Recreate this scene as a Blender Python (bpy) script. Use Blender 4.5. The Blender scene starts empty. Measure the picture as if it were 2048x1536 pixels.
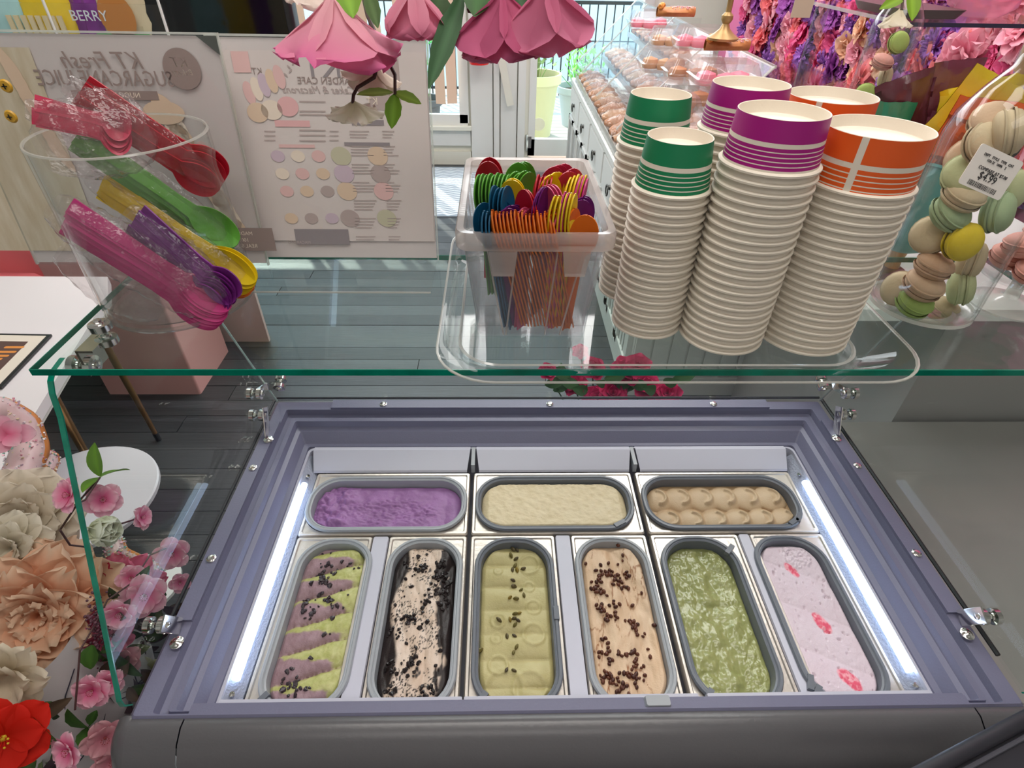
import bpy, math, random
import numpy as np
from mathutils import Matrix, Vector, Quaternion

# ---------------------------------------------------------------- camera, world, lights, exposure
S = bpy.context.scene
COL = S.collection
PITCH, YAW, ROLL, FPX, EYE = math.radians(38.629), math.radians(1.766), math.radians(1.094), 1132.86, 1.70
_f = Vector((math.sin(YAW)*math.cos(PITCH), math.cos(YAW)*math.cos(PITCH), -math.sin(PITCH)))
_r = Vector((math.cos(YAW), -math.sin(YAW), 0)); _u = _r.cross(_f)
R_ = math.cos(ROLL)*_r + math.sin(ROLL)*_u
U_ = -math.sin(ROLL)*_r + math.cos(ROLL)*_u
CAM = Vector((0, 0, EYE))
cam = bpy.data.objects.new('camera', bpy.data.cameras.new('camera')); COL.objects.link(cam)
m = Matrix((R_, U_, -_f)).transposed().to_4x4(); m.translation = CAM
cam.matrix_world = m
cam.data.sensor_width = 36; cam.data.lens = 36*FPX/2048; cam.data.clip_start = .02; cam.data.clip_end = 200
S.camera = cam

def ray(px, py): return R_*((px-1024)/FPX) - U_*((py-768)/FPX) + _f
def onz(px, py, z): d = ray(px, py); return CAM + d*((z-EYE)/d.z)
def ony(px, py, y): d = ray(px, py); return CAM + d*(y/d.y)
def onx(px, py, x): d = ray(px, py); return CAM + d*(x/d.x)
def atd(px, py, t): return CAM + ray(px, py)*t

w = bpy.data.worlds.new('daylight'); S.world = w; w.use_nodes = True
wn = w.node_tree.nodes; bg = wn['Background']
sky = wn.new('ShaderNodeTexSky'); sky.sky_type = 'PREETHAM' if 'PREETHAM' in [e.identifier for e in sky.bl_rna.properties['sky_type'].enum_items] else sky.sky_type
sky.turbidity = 3; sky.sun_direction = Vector((-.35, .6, .7)).normalized()
mx = wn.new('ShaderNodeMixRGB'); mx.inputs[0].default_value = .8; mx.inputs[2].default_value = (.62, .86, 1, 1)
w.node_tree.links.new(sky.outputs[0], mx.inputs[1]); w.node_tree.links.new(mx.outputs[0], bg.inputs[0])
bg.inputs[1].default_value = 3.1

def area(name, loc, rot, sx, sy, power, col=(1, 1, 1)):
    l = bpy.data.lights.new(name, 'AREA'); l.shape = 'RECTANGLE'; l.size = sx; l.size_y = sy; l.energy = power; l.color = col
    o = bpy.data.objects.new(name, l); COL.objects.link(o); o.location = loc; o.rotation_euler = rot; return o
sun = bpy.data.lights.new('sun', 'SUN'); sun.energy = 5; sun.angle = .01; sun.color = (1, .96, .88)
so = bpy.data.objects.new('sun', sun); COL.objects.link(so)
so.rotation_euler = Vector((.38, -.68, -.72)).to_track_quat('-Z', 'Y').to_euler()
# assumed ceiling lamps of the shop, all out of view
area('ceiling_light_counter', (.1, .5, 2.72), (0, 0, 0), 1.6, .5, 17, (1, .95, .89))
area('ceiling_light_shop', (-.6, 2.6, 2.72), (0, 0, 0), 2.4, .6, 38, (1, .96, .93))
area('ceiling_light_flowers', (1.0, 2.6, 2.72), (0, 0, 0), .6, 2.4, 36, (1, .94, .93))
# added fill lamp inside near the ceiling, out of view, for the window's daylight
area('daylight_fill', (-.3, 5.1, 2.25), (math.radians(62), 0, math.radians(180)), 3.6, .8, 55, (.9, .97, 1))
area('ceiling_light_rear', (0, -.7, 2.72), (0, 0, 0), 1.6, .5, 7, (1, .94, .9))
S.view_settings.view_transform = 'Standard'; S.view_settings.look = 'None'
S.view_settings.exposure = .06; S.view_settings.gamma = 1; S.view_settings.use_curve_mapping = False
S.cycles.transparent_max_bounces = 40; S.cycles.max_bounces = 10; S.cycles.sample_clamp_indirect = 6

# ---------------------------------------------------------------- materials
def _nodes(name):
    m = bpy.data.materials.new(name); m.use_nodes = True
    nt = m.node_tree; return m, nt, nt.nodes['Principled BSDF'], nt.nodes['Material Output']
def M(name, col, rough=.5, metal=0, spec=.5, emit=0, bump=None, noise=None, sss=0, coat=0, stretch=(1, 1, 1)):
    m, nt, p, out = _nodes(name); L = nt.links.new
    c = (*col, 1)
    p.inputs['Base Color'].default_value = c; p.inputs['Roughness'].default_value = rough
    p.inputs['Metallic'].default_value = metal; p.inputs['Specular IOR Level'].default_value = spec
    p.inputs['Coat Weight'].default_value = coat
    if emit: p.inputs['Emission Color'].default_value = c; p.inputs['Emission Strength'].default_value = emit
    if sss: p.inputs['Subsurface Weight'].default_value = sss; p.inputs['Subsurface Scale'].default_value = .01
    if bump or noise:
        tc = nt.nodes.new('ShaderNodeTexCoord'); mp = nt.nodes.new('ShaderNodeMapping'); mp.inputs['Scale'].default_value = stretch
        L(tc.outputs['Object'], mp.inputs[0])
    if noise:
        sc, c2, fac = noise; n = nt.nodes.new('ShaderNodeTexNoise'); n.inputs['Scale'].default_value = sc; n.inputs['Detail'].default_value = 5
        L(mp.outputs[0], n.inputs['Vector']); r = nt.nodes.new('ShaderNodeValToRGB')
        r.color_ramp.elements[0].position = .5-fac; r.color_ramp.elements[1].position = .5+fac
        r.color_ramp.elements[0].color = c; r.color_ramp.elements[1].color = (*c2, 1)
        L(n.outputs['Fac'], r.inputs[0]); L(r.outputs[0], p.inputs['Base Color'])
    if bump:
        sc, st = bump; n = nt.nodes.new('ShaderNodeTexNoise'); n.inputs['Scale'].default_value = sc; n.inputs['Detail'].default_value = 4
        L(mp.outputs[0], n.inputs['Vector']); b = nt.nodes.new('ShaderNodeBump'); b.inputs['Strength'].default_value = st; b.inputs['Distance'].default_value = .002
        L(n.outputs['Fac'], b.inputs['Height']); L(b.outputs[0], p.inputs['Normal'])
    return m
def MV(name, rough=.5, spec=.4, transl=0, bump=None, sss=0, coat=0):   # pigment read from the mesh's colour attribute
    m, nt, p, out = _nodes(name); L = nt.links.new
    a = nt.nodes.new('ShaderNodeAttribute'); a.attribute_name = 'col'
    L(a.outputs['Color'], p.inputs['Base Color']); p.inputs['Roughness'].default_value = rough; p.inputs['Specular IOR Level'].default_value = spec
    p.inputs['Coat Weight'].default_value = coat; p.inputs['Coat Roughness'].default_value = .15
    if bump:
        n = nt.nodes.new('ShaderNodeTexNoise'); n.inputs['Scale'].default_value = bump[0]; n.inputs['Detail'].default_value = 5
        tc = nt.nodes.new('ShaderNodeTexCoord'); L(tc.outputs['Object'], n.inputs['Vector'])
        b = nt.nodes.new('ShaderNodeBump'); b.inputs['Strength'].default_value = bump[1]; b.inputs['Distance'].default_value = .001
        L(n.outputs['Fac'], b.inputs['Height']); L(b.outputs[0], p.inputs['Normal'])
    if transl:
        t = nt.nodes.new('ShaderNodeBsdfTranslucent'); L(a.outputs['Color'], t.inputs['Color'])
        mi = nt.nodes.new('ShaderNodeMixShader'); mi.inputs[0].default_value = transl
        L(p.outputs[0], mi.inputs[1]); L(t.outputs[0], mi.inputs[2]); L(mi.outputs[0], out.inputs[0])
    return m
def MG(name, tint=(.97, .985, .98), rough=.03, ior=1.35, body=0, bodycol=(.9, .9, .9), bump=None):  # clear sheet: see-through + mirror by Fresnel, optional milky body
    m, nt, p, out = _nodes(name); L = nt.links.new; nt.nodes.remove(p)
    t = nt.nodes.new('ShaderNodeBsdfTransparent'); t.inputs[0].default_value = (*tint, 1)
    g = nt.nodes.new('ShaderNodeBsdfGlossy'); g.inputs['Roughness'].default_value = rough
    fr = nt.nodes.new('ShaderNodeLayerWeight'); pw_ = nt.nodes.new('ShaderNodeMath'); pw_.operation = 'POWER'; pw_.inputs[1].default_value = 5; L(fr.outputs['Facing'], pw_.inputs[0])
    F0 = ((ior-1)/(ior+1))**2; ma = nt.nodes.new('ShaderNodeMath'); ma.operation = 'MULTIPLY_ADD'; ma.inputs[1].default_value = (1-F0)*.8; ma.inputs[2].default_value = F0; L(pw_.outputs[0], ma.inputs[0])
    mi = nt.nodes.new('ShaderNodeMixShader'); L(ma.outputs[0], mi.inputs[0])
    src = t.outputs[0]
    if body:
        d = nt.nodes.new('ShaderNodeBsdfDiffuse'); d.inputs[0].default_value = (*bodycol, 1)
        tr = nt.nodes.new('ShaderNodeBsdfTranslucent'); tr.inputs[0].default_value = (*bodycol, 1)
        a1 = nt.nodes.new('ShaderNodeMixShader'); a1.inputs[0].default_value = .4; L(d.outputs[0], a1.inputs[1]); L(tr.outputs[0], a1.inputs[2])
        mb = nt.nodes.new('ShaderNodeMixShader'); mb.inputs[0].default_value = body
        L(t.outputs[0], mb.inputs[1]); L(a1.outputs[0], mb.inputs[2]); src = mb.outputs[0]
    L(src, mi.inputs[1]); L(g.outputs[0], mi.inputs[2]); L(mi.outputs[0], out.inputs[0])
    if bump:
        n = nt.nodes.new('ShaderNodeTexNoise'); n.inputs['Scale'].default_value = bump[0]; n.inputs['Detail'].default_value = 3
        tc = nt.nodes.new('ShaderNodeTexCoord'); L(tc.outputs['Object'], n.inputs['Vector'])
        b = nt.nodes.new('ShaderNodeBump'); b.inputs['Strength'].default_value = bump[1]; b.inputs['Distance'].default_value = .01
        L(n.outputs['Fac'], b.inputs['Height']); L(b.outputs[0], g.inputs['Normal']); L(b.outputs[0], fr.inputs['Normal'])
    return m

GLASS = MG('glass_pane', (.95, .985, .972), .0, 1.20)
SIDEGLASS = MG('side_glass_pane', (.94, .975, .96), .0, 1.12)
GLASSEDGE = M('glass_edge_green', (.0, .16, .10), .15, spec=.6, noise=(30, (.0, .26, .17), .2))
ACRYL = MG('clear_acrylic', (.97, .98, .98), .03, 1.35)
ACRYLEDGE = MG('acrylic_edge', (.75, .80, .78), .12, 1.9, .42, (.98, .95, .88))
GLASSTHK = MG('thick_glass', (.93, .95, .94), .02, 1.45)
FILM = MG('plastic_film', (.95, .93, .93), .12, 1.5, .05, (.9, .85, .85), (60, .6))
BAGFILM = MG('bag_film', (.97, .97, .97), .10, 1.55, .02, (.95, .97, 1), (28, 1.0))
FROST = MG('frosted_plastic', (.93, .90, .88), .15, 1.45, .34, (.95, .88, .84))
FROST2 = MG('bin_wall_plastic', (.93, .93, .94), .08, 1.35, .10, (.9, .9, .92))
FRAME = M('grey_molded_plastic', (.165, .165, .25), .38, spec=.5, bump=(300, .15))  # grey plastic with the light tubes' lavender cast put into its colour
FRAME_D = M('dark_grey_bumper', (.10, .098, .105), .3, spec=.55, bump=(200, .1))
GASKET = M('black_rubber', (.015, .015, .018), .5)
WHITEP = M('white_sheet_metal', (.60, .60, .70), .35, spec=.5, noise=(3, (.54, .54, .63), .4))
STEEL = M('brushed_steel', (.62, .57, .52), .36, metal=.75, bump=(120, .25), noise=(9, (.74, .68, .62), .35), stretch=(1, 1, 1))
STEEL_B = M('pressed_aluminium', (.30, .32, .40), .5, metal=.25, bump=(260, .7))
CHROME = M('chrome', (.75, .73, .70), .12, metal=1)
GREYRIM = M('grey_tub_rim', (.155, .17, .20), .35, spec=.5)
GREYRIM_L = M('light_grey_tub', (.36, .38, .41), .4, spec=.5)
LED = M('led_tube_glow', (.60, .76, 1), .3, emit=6)
PAPERW = M('white_paper', (.77, .70, .585), .55, bump=(400, .08))
PAPERIN = M('cup_base_paper', (.86, .77, .66), .6)
GREEN = M('green_print', (.0, .20, .075), .45); PURPLE = M('magenta_print', (.36, .0, .19), .45); ORANGE = M('orange_print', (.80, .105, .006), .45)
ICE = MV('ice_cream', .42, .4, bump=(420, .5)); ICEWET = MV('ice_cream_wet', .22, .5, bump=(200, .5), coat=.3)
CHIP = MV('candy_piece', .35, .45); PETAL = MV('silk_petal', .7, .25, .35); LEAF = MV('silk_leaf', .55, .3, .2)
SPOON = MV('coloured_plastic', .38, .5, .12); MAC = MV('macaron_shell', .7, .25, bump=(350, .35)); SOLID = MV('painted_surface', .5, .4)
GLITTER = MV('glitter_glaze', .25, .6, coat=.6)
WHITE = M('white_paint', (.76, .76, .73), .5, bump=(60, .1)); CREAM = M('cream_paint', (.78, .76, .66), .5)
BLACK = M('black_plastic', (.012, .012, .014), .3); GOLD = M('gold_leg', (.45, .24, .10), .3, metal=.9)
WOODST = M('brass_wood', (.42, .26, .10), .4, metal=.4)
LAMIN = M('white_tabletop', (.80, .76, .76), .35)
BASEW = M('dim_white_panel', (.5, .5, .5), .6)
INK = M('faded_grey_ink', (.34, .29, .28), .8); INK2 = M('faded_pink_ink', (.72, .42, .40), .8)

# ---------------------------------------------------------------- mesh builder
class MB:
    def __init__(s): s.v = []; s.f = []; s.m = []; s.c = []
    def add(s, vs, fs, mi=0, mat=None, col=None):
        o = len(s.v)
        if mat is not None: vs = [mat @ Vector(p) for p in vs]
        s.v += [tuple(p) for p in vs]; s.f += [tuple(i+o for i in f) for f in fs]; s.m += [mi]*len(fs)
        if col is None: col = (.8, .8, .8)
        s.c += list(col) if isinstance(col, list) else [col]*len(vs)
        return s
    def box(s, a, b, mi=0, mat=None, col=None):
        x0, y0, z0 = a; x1, y1, z1 = b
        return s.add([(x0, y0, z0), (x1, y0, z0), (x1, y1, z0), (x0, y1, z0), (x0, y0, z1), (x1, y0, z1), (x1, y1, z1), (x0, y1, z1)],
                     [(0, 3, 2, 1), (4, 5, 6, 7), (0, 1, 5, 4), (1, 2, 6, 5), (2, 3, 7, 6), (3, 0, 4, 7)], mi, mat, col)
    def loft(s, rings, mi=0, mat=None, col=None, cap0=False, cap1=False, closed=True, mis=None):
        n = len(rings[0]); vs = [p for r in rings for p in r]; 
        for k in range(len(rings)-1):
            pass
        fs = []; ms = []
        for k in range(len(rings)-1):
            for i in range(n if closed else n-1):
                j = (i+1) % n; fs.append((k*n+i, k*n+j, (k+1)*n+j, (k+1)*n+i)); ms.append(mis[k] if mis else mi)
        if cap0: fs.append(tuple(reversed(range(n)))); ms.append(mis[0] if mis else mi)
        if cap1: fs.append(tuple((len(rings)-1)*n+i for i in range(n))); ms.append(mis[-1] if mis else mi)
        s.add(vs, fs, mi, mat, col); s.m[-len(ms):] = ms; return s
    def lathe(s, prof, n=24, mi=0, mat=None, col=None, mis=None, cap0=False, cap1=False):
        rings = [[(r*math.cos(2*math.pi*i/n), r*math.sin(2*math.pi*i/n), z) for i in range(n)] for r, z in prof]
        return s.loft(rings, mi, mat, col, cap0, cap1, True, mis)
    def tube(s, pts, rad, n=8, mi=0, col=None, cap=True, mat=None):
        pts = [Vector(p) for p in pts]; rings = []; up = None
        for i, p in enumerate(pts):
            d = (pts[min(i+1, len(pts)-1)]-pts[max(i-1, 0)]).normalized()
            if up is None: up = d.orthogonal().normalized()
            up = (up - d*up.dot(d)).normalized(); v = d.cross(up); r = rad[i] if isinstance(rad, (list, tuple)) else rad
            rings.append([tuple(p + (up*math.cos(2*math.pi*k/n)+v*math.sin(2*math.pi*k/n))*r) for k in range(n)])
        return s.loft(rings, mi, mat, col, cap, cap)
    def grid(s, P, mi=0, col=None, mat=None):     # P[i][j] points
        a, b = len(P), len(P[0]); vs = [P[i][j] for i in range(a) for j in range(b)]
        fs = [(i*b+j, (i+1)*b+j, (i+1)*b+j+1, i*b+j+1) for i in range(a-1) for j in range(b-1)]
        return s.add(vs, fs, mi, mat, col)
    def ico(s, r, mi=0, mat=None, col=None, sub=1):
        import bmesh
        bm = bmesh.new(); bmesh.ops.create_icosphere(bm, subdivisions=sub, radius=r); bm.verts.index_update()
        s.add([tuple(v.co) for v in bm.verts], [tuple(v.index for v in f.verts) for f in bm.faces], mi, mat, col); bm.free(); return s
    def mesh(s, name, mats, smooth=True, ang=40):
        me = bpy.data.meshes.new(name); me.from_pydata(s.v, [], s.f); me.update()
        for q in (mats if isinstance(mats, (list, tuple)) else [mats]): me.materials.append(q)
        me.polygons.foreach_set('material_index', s.m)
        at = me.color_attributes.new('col', 'FLOAT_COLOR', 'POINT')
        at.data.foreach_set('color', np.array([(*c[:3], 1.0) for c in s.c], dtype=np.float32).ravel())
        me.validate()
        if smooth: me.shade_smooth(); me.set_sharp_from_angle(angle=math.radians(ang))
        return me
def rr(x0, x1, y0, y1, r, z, n=5):           # rounded rectangle outline
    o = []
    for cx, cy, a0 in ((x1-r, y1-r, 0), (x0+r, y1-r, 90), (x0+r, y0+r, 180), (x1-r, y0+r, 270)):
        for k in range(n+1):
            a = math.radians(a0+90*k/n); o.append((cx+r*math.cos(a), cy+r*math.sin(a), z))
    return o
def link(name, me, parent=None, loc=None):
    o = bpy.data.objects.new(name, me); COL.objects.link(o)
    if parent is not None: o.parent = parent
    if loc is not None: o.location = loc
    return o
def part(name, mb, mats, parent, smooth=True, loc=None, label=None, ang=40, stuff=False):
    o = link(name, mb.mesh(name, mats, smooth, ang) if isinstance(mb, MB) else mb, parent, loc)
    if label: o['label'] = label
    if stuff: o['kind'] = 'stuff'
    return o
def tag(o, label, cat, group=None):
    o['label'] = label; o['category'] = cat
    if group: o['group'] = group
    return o
def thing(name, label, cat, loc=(0, 0, 0), rz=0, group=None):
    o = bpy.data.objects.new(name, None); COL.objects.link(o); o.location = loc; o.rotation_euler = (0, 0, rz); o.empty_display_size = .05
    return tag(o, label, cat, group)
def solo(name, mb, mats, label, cat, loc=None, group=None, smooth=True, ang=40):
    return tag(link(name, mb.mesh(name, mats, smooth, ang), None, loc), label, cat, group)
def struct(name, mb, mats, parent=None, smooth=False):
    o = link(name, mb.mesh(name, mats, smooth), parent)
    if parent is None: o['kind'] = 'structure'
    return o
def copy_tree(o, label=None, group=None):
    r = o.copy(); COL.objects.link(r)
    if label: r['label'] = label
    if group: r['group'] = group
    for ch in o.children:
        c = ch.copy(); COL.objects.link(c); c.parent = r
        for g in ch.children:
            d = g.copy(); COL.objects.link(d); d.parent = c
    return r
def frame_mat(p, axis, up=(0, 0, 1)):          # local z -> axis, local y ~ up
    z = Vector(axis).normalized(); x = Vector(up).cross(z)
    if x.length < 1e-4: x = Vector((1, 0, 0)).cross(z)
    x.normalize(); y = z.cross(x); M4 = Matrix((x, y, z)).transposed().to_4x4(); M4.translation = Vector(p); return M4
_rs = {}
def vnoise(x, y, seed=0):
    if seed not in _rs: _rs[seed] = np.random.RandomState(seed).rand(64, 64)
    T = _rs[seed]; xi = np.floor(x).astype(int); yi = np.floor(y).astype(int); fx = x-xi; fy = y-yi
    fx = fx*fx*(3-2*fx); fy = fy*fy*(3-2*fy); g = lambda a, b: T[a % 64, b % 64]
    return (g(xi, yi)*(1-fx)+g(xi+1, yi)*fx)*(1-fy)+(g(xi, yi+1)*(1-fx)+g(xi+1, yi+1)*fx)*fy
def fbm(x, y, sc, seed=0, oct=4):
    t = 0; a = 1; n = 0
    for k in range(oct): t = t+a*vnoise(x*sc*2**k+7.3*k, y*sc*2**k+3.1*k, seed+k); n += a; a *= .5
    return t/n
def text_obj(name, s, size, mat, parent, M4, mirror=False, shear=0, align='CENTER', ext=.0002, sx=1):
    c = bpy.data.curves.new(name, 'FONT'); c.body = s; c.size = size; c.align_x = align; c.align_y = 'CENTER'; c.shear = shear; c.extrude = ext; c.resolution_u = 2
    t = bpy.data.objects.new(name, c); COL.objects.link(t); dg = bpy.context.evaluated_depsgraph_get()
    me = bpy.data.meshes.new_from_object(t.evaluated_get(dg)); bpy.data.objects.remove(t); bpy.data.curves.remove(c)
    me.transform(Matrix.Diagonal((-sx if mirror else sx, 1, 1, 1))); me.transform(M4)
    if mirror: me.flip_normals()
    me.materials.clear(); me.materials.append(mat); me.name = name
    return link(name, me, parent)
rnd = random.Random(7)
ORD = ['topmost', 'second', 'third', 'fourth', 'fifth', 'sixth', 'seventh', 'eighth', 'ninth', 'tenth', 'eleventh', 'twelfth', 'thirteenth', 'fourteenth',
       'fifteenth', 'sixteenth', 'seventeenth', 'eighteenth', 'nineteenth', 'twentieth', 'twenty-first', 'twenty-second', 'twenty-third', 'twenty-fourth']

# ---------------------------------------------------------------- setting
DW = 5.42      # plane of the wall with the window and the glass door
fl = struct('floor', MB().box((-3.2, -1.6, -.08), (2.6, DW, -.006)), M('floor_gap', (.01, .01, .01), .8))
plank_m = [M('dark_stained_plank', (.017, .020, .023), .42, spec=.55, bump=(30, .5), noise=(14, (.038, .042, .046), .3), stretch=(.6, 10, 1)),
           M('dark_stained_plank_worn', (.026, .029, .032), .36, spec=.6, bump=(30, .5), noise=(14, (.05, .055, .058), .3), stretch=(.6, 10, 1))]
pw = .106; row = 0; y = .1
pl_mesh = [MB().box((-.5, 0, -.006), (.5, pw-.0025, 0)).mesh('plank', mm, False) for mm in plank_m]
while y < DW-.02:
    x = -3.2 + (row*.77) % 1.4 - 1.4
    while x < 2.6:
        ln = 2.1
        a, b = max(x, -3.2), min(x+ln, 2.6)
        if b-a > .2 and not (a > 1.6): 
            o = link('plank', pl_mesh[(row+int(x*3)) % 2], fl, ((a+b)/2, y, rnd.uniform(-.0008, .0012))); o.scale = (b-a-.004, 1, 1)
        x += ln
    y += pw; row += 1

wallm = M('wall_paint', (.74, .72, .70), .6, bump=(40, .05))
struct('wall_rear', MB().box((-3.3, -1.7, -.08), (2.7, -1.6, 2.8)), wallm)
struct('wall_left', MB().box((-3.3, -1.6, -.08), (-3.2, DW, 2.8)), M('wall_paint_mint', (.66, .76, .70), .6))
struct('wall_right', MB().box((2.6, -1.6, -.08), (2.7, DW, 2.8)), wallm)
struct('ceiling', MB().box((-3.3, -1.7, 2.8), (2.7, DW+.1, 2.9)), wallm)
# wall with window and glass door: solid only around the openings
WX0, WX1, WZ0 = -2.9, -.27, .36           # window opening
DX0, DX1 = .27, 1.25                      # door opening
wb = MB(); Y0, Y1 = DW, DW+.1
wb.box((-3.3, Y0, -.08), (WX0, Y1, 2.8)); wb.box((WX0, Y0, 2.35), (2.7, Y1, 2.8)); wb.box((WX0, Y0, .02), (WX1, Y1, WZ0)); wb.box((WX1, Y0, -.08), (DX0, Y1, 2.35))
wb.box((DX1, Y0, -.08), (2.7, Y1, 2.35)); wb.box((WX0, Y0, -.08), (WX1, Y1, .02))
struct('wall_front', wb, CREAM)
wf = struct('window_1', MB().box((WX0, DW+.03, WZ0), (WX1, DW+.036, 2.35)), GLASS)
b = MB(); b.box((WX0, DW-.03, WZ0-.02), (WX1, DW+.02, WZ0+.07)); b.box((WX1-.07, DW-.03, WZ0), (WX1+.01, DW+.02, 2.35)); b.box((WX0, DW-.03, 2.28), (WX1, DW+.02, 2.36)); b.box((-1.3, DW-.02, WZ0), (-1.25, DW+.02, 2.35))
part('window_frame', b, WHITE, wf, False)
part('window_sill', MB().box((WX0, DW-.08, WZ0-.05), (WX1+.03, DW+.0, WZ0-.02)), CREAM, wf, False)
part('window_apron', MB().box((WX0, DW-.035, WZ0-.19), (WX1+.02, DW-.0, WZ0-.055)), WHITE, wf, False)
peach = M('peach_blind', (.86, .62, .46), .7)
x = -2.3; k = 0
while x < -.36:
    if k % 3 != 2:
        o = part('blind_slat', MB().box((0, 0, 0), (.085, .004, 1.78)), peach, wf, False, loc=(x, DW-.09, .53)); o.rotation_euler = (0, 0, math.radians(12 if k % 2 else -8))
    x += .098; k += 1
struct('baseboard_front', MB().box((WX0, DW-.03, 0), (WX1+.02, DW, .115)), CREAM)
struct('trim_1', MB().box((WX1+.03, DW-.05, 0), (-.05, DW, 2.4)).box((-.04, DW-.075, 0), (.01, DW, 2.4)).box((.02, DW-.05, 0), (.16, DW, 2.4)).box((.17, DW-.065, 0), (.235, DW, 2.4)), WHITE)
dr = struct('door_1', MB().box((DX0+.04, DW+.03, .22), (DX1-.05, DW+.036, 2.2)), GLASS)
b = MB(); b.box((DX0, DW-.01, .08), (DX1, DW+.05, .225)); b.box((DX0, DW-.01, .08), (DX0+.06, DW+.05, 2.3)); b.box((DX1-.08, DW-.01, .08), (DX1, DW+.05, 2.3)); b.box((DX0, DW-.01, 2.2), (DX1, DW+.05, 2.35))
part('door_frame', b, WHITE, dr, False)
part('door_hinge', MB().tube([(DX0-.012, DW-.03, .13), (DX0-.012, DW-.03, .27)], .012, 8).box((DX0-.02, DW-.02, .15), (DX0+.03, DW-.012, .25)), CHROME, dr, False)
part('door_threshold', MB().box((DX0, DW-.06, .0), (DX1, DW+.1, .05)), M('worn_wood', (.35, .24, .17), .7), dr, False)
tag(part('sticker', MB().lathe([(.0, 0), (.055, 0), (.055, .003), (0, .003)], 20, mat=Matrix.Translation((.365, DW+.02, .345)) @ Matrix.Rotation(math.pi/2, 4, 'X')), M('cream_sticker', (.9, .88, .66), .5), dr), 'x', 'x')
st = bpy.data.objects['sticker']; del st['label']; del st['category']

# outside: deck boards, railing, plants in pots
deckm = M('weathered_boards', (.40, .36, .33), .8, noise=(8, (.52, .48, .44), .3), stretch=(1, 8, 1))
og = struct('ground', MB().box((-8, DW+.1, -.3), (8, 30, -.12)), M('pale_ground', (.5, .48, .45), .9))
bm_ = MB().box((-3.5, 0, -.12), (3.5, .13, -.09)).mesh('deck_board', deckm, False)
for k in range(26): link('deck_board', bm_, og, (0, DW+.12+k*.14, 0))
dm = thing('door_mat_outside', 'blue and white scroll patterned mat lying outside the glass door', 'mat', (.7, DW+.55, -.085))
part('mat_body', MB().loft([rr(-.42, .42, -.22, .22, .04, 0), rr(-.42, .42, -.22, .22, .04, .012)], cap1=True), M('pale_blue_mat', (.45, .55, .6), .9, noise=(22, (.12, .2, .3), .08)), dm)
rail = thing('railing', 'dark metal railing with thin upright bars beyond the glass door', 'railing', (0, DW+3.3, -.12))
bars = MB().box((-.008, -.008, 0), (.008, .008, 1.1)).mesh('bar', BLACK, False)
for k in range(46): link('bar', bars, rail, (-1.9+k*.11, 0, 0))
part('top_rail', MB().box((-2, -.02, 1.1), (3.3, .02, 1.14)), BLACK, rail, False); part('bottom_rail', MB().box((-2, -.015, .1), (3.3, .015, .13)), BLACK, rail, False)
house = M('pale_house', (.75, .8, .85), .8)
hs = thing('house', 'pale blue house across the yard beyond the railing', 'building', (0, 14, -.1))
part('wall', MB().box((-7, 0, 0), (7, .3, 5)), house, hs, False)
for k in range(4): part('window', MB().box((-5.5+k*3.2, -.05, 1.2), (-4.2+k*3.2, 0, 3)), M('dark_pane', (.2, .3, .38), .2), hs, False)
def plant(name, label, loc, pr, ph, potmat, seed, leafc, hgt, ribs=0, spread=.2):
    t = thing(name, label, 'plant', loc)
    n = 32; prof = [(pr*.68, 0), (pr*.9, ph*.8), (pr, ph*.84), (pr*1.06, ph*.86), (pr*1.06, ph), (pr*.95, ph), (pr*.9, ph*.85)]
    rings = [[((r*(1+(.03*(i % 2) if ribs else 0)))*math.cos(2*math.pi*i/n), (r*(1+(.03*(i % 2) if ribs else 0)))*math.sin(2*math.pi*i/n), z) for i in range(n)] for r, z in prof]
    part('pot', MB().loft(rings, cap0=True), potmat, t)
    part('soil', MB().lathe([(pr*.9, ph*.86), (0, ph*.9)], 16), M('soil', (.08, .05, .03), .9), t)
    r = random.Random(seed); b = MB()
    for k in range(110):
        a = r.uniform(0, 6.28); rr_ = r.uniform(0, spread); h = ph*.9+r.uniform(.25, 1)*hgt; p = Vector((rr_*math.cos(a), rr_*math.sin(a), h))
        c = tuple(q*r.uniform(.7, 1.3) for q in leafc); L = r.uniform(.05, .1)
        M4 = frame_mat(p, (r.uniform(-1, 1), r.uniform(-1, 1), r.uniform(.1, 1)))
        b.add([(0, 0, 0), (L*.25, 0, L*.5), (0, .01, L), (-L*.25, 0, L*.5)], [(0, 1, 2, 3)], 0, M4, c)
        if k % 6 == 0: b.tube([(rr_*.2*math.cos(a), rr_*.2*math.sin(a), ph*.85), tuple(p)], .004, 4, col=c)
    part('foliage', b, LEAF, t, False, stuff=True); return t
yp = M('yellow_pot', (.74, .66, .36), .6, bump=(25, .6)); gp = M('grey_pot', (.52, .56, .56), .6)
plant('potted_plant', 'tall yellow pot of greenery outside beside the door post', (.42, 6.75, -.09), .24, .62, yp, 3, (.3, .42, .14), .35)
plant('potted_plant', 'ribbed pale grey pot of bright green leaves outside the door', (.93, 7.2, -.09), .25, .42, gp, 4, (.25, .6, .10), .40, 1, .3)
plant('potted_plant', 'dark pot with a leafy plant seen through the window', (-.80, 6.6, -.09), .2, .4, M('dark_pot', (.12, .11, .12), .6), 5, (.15, .5, .12), .6)
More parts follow.
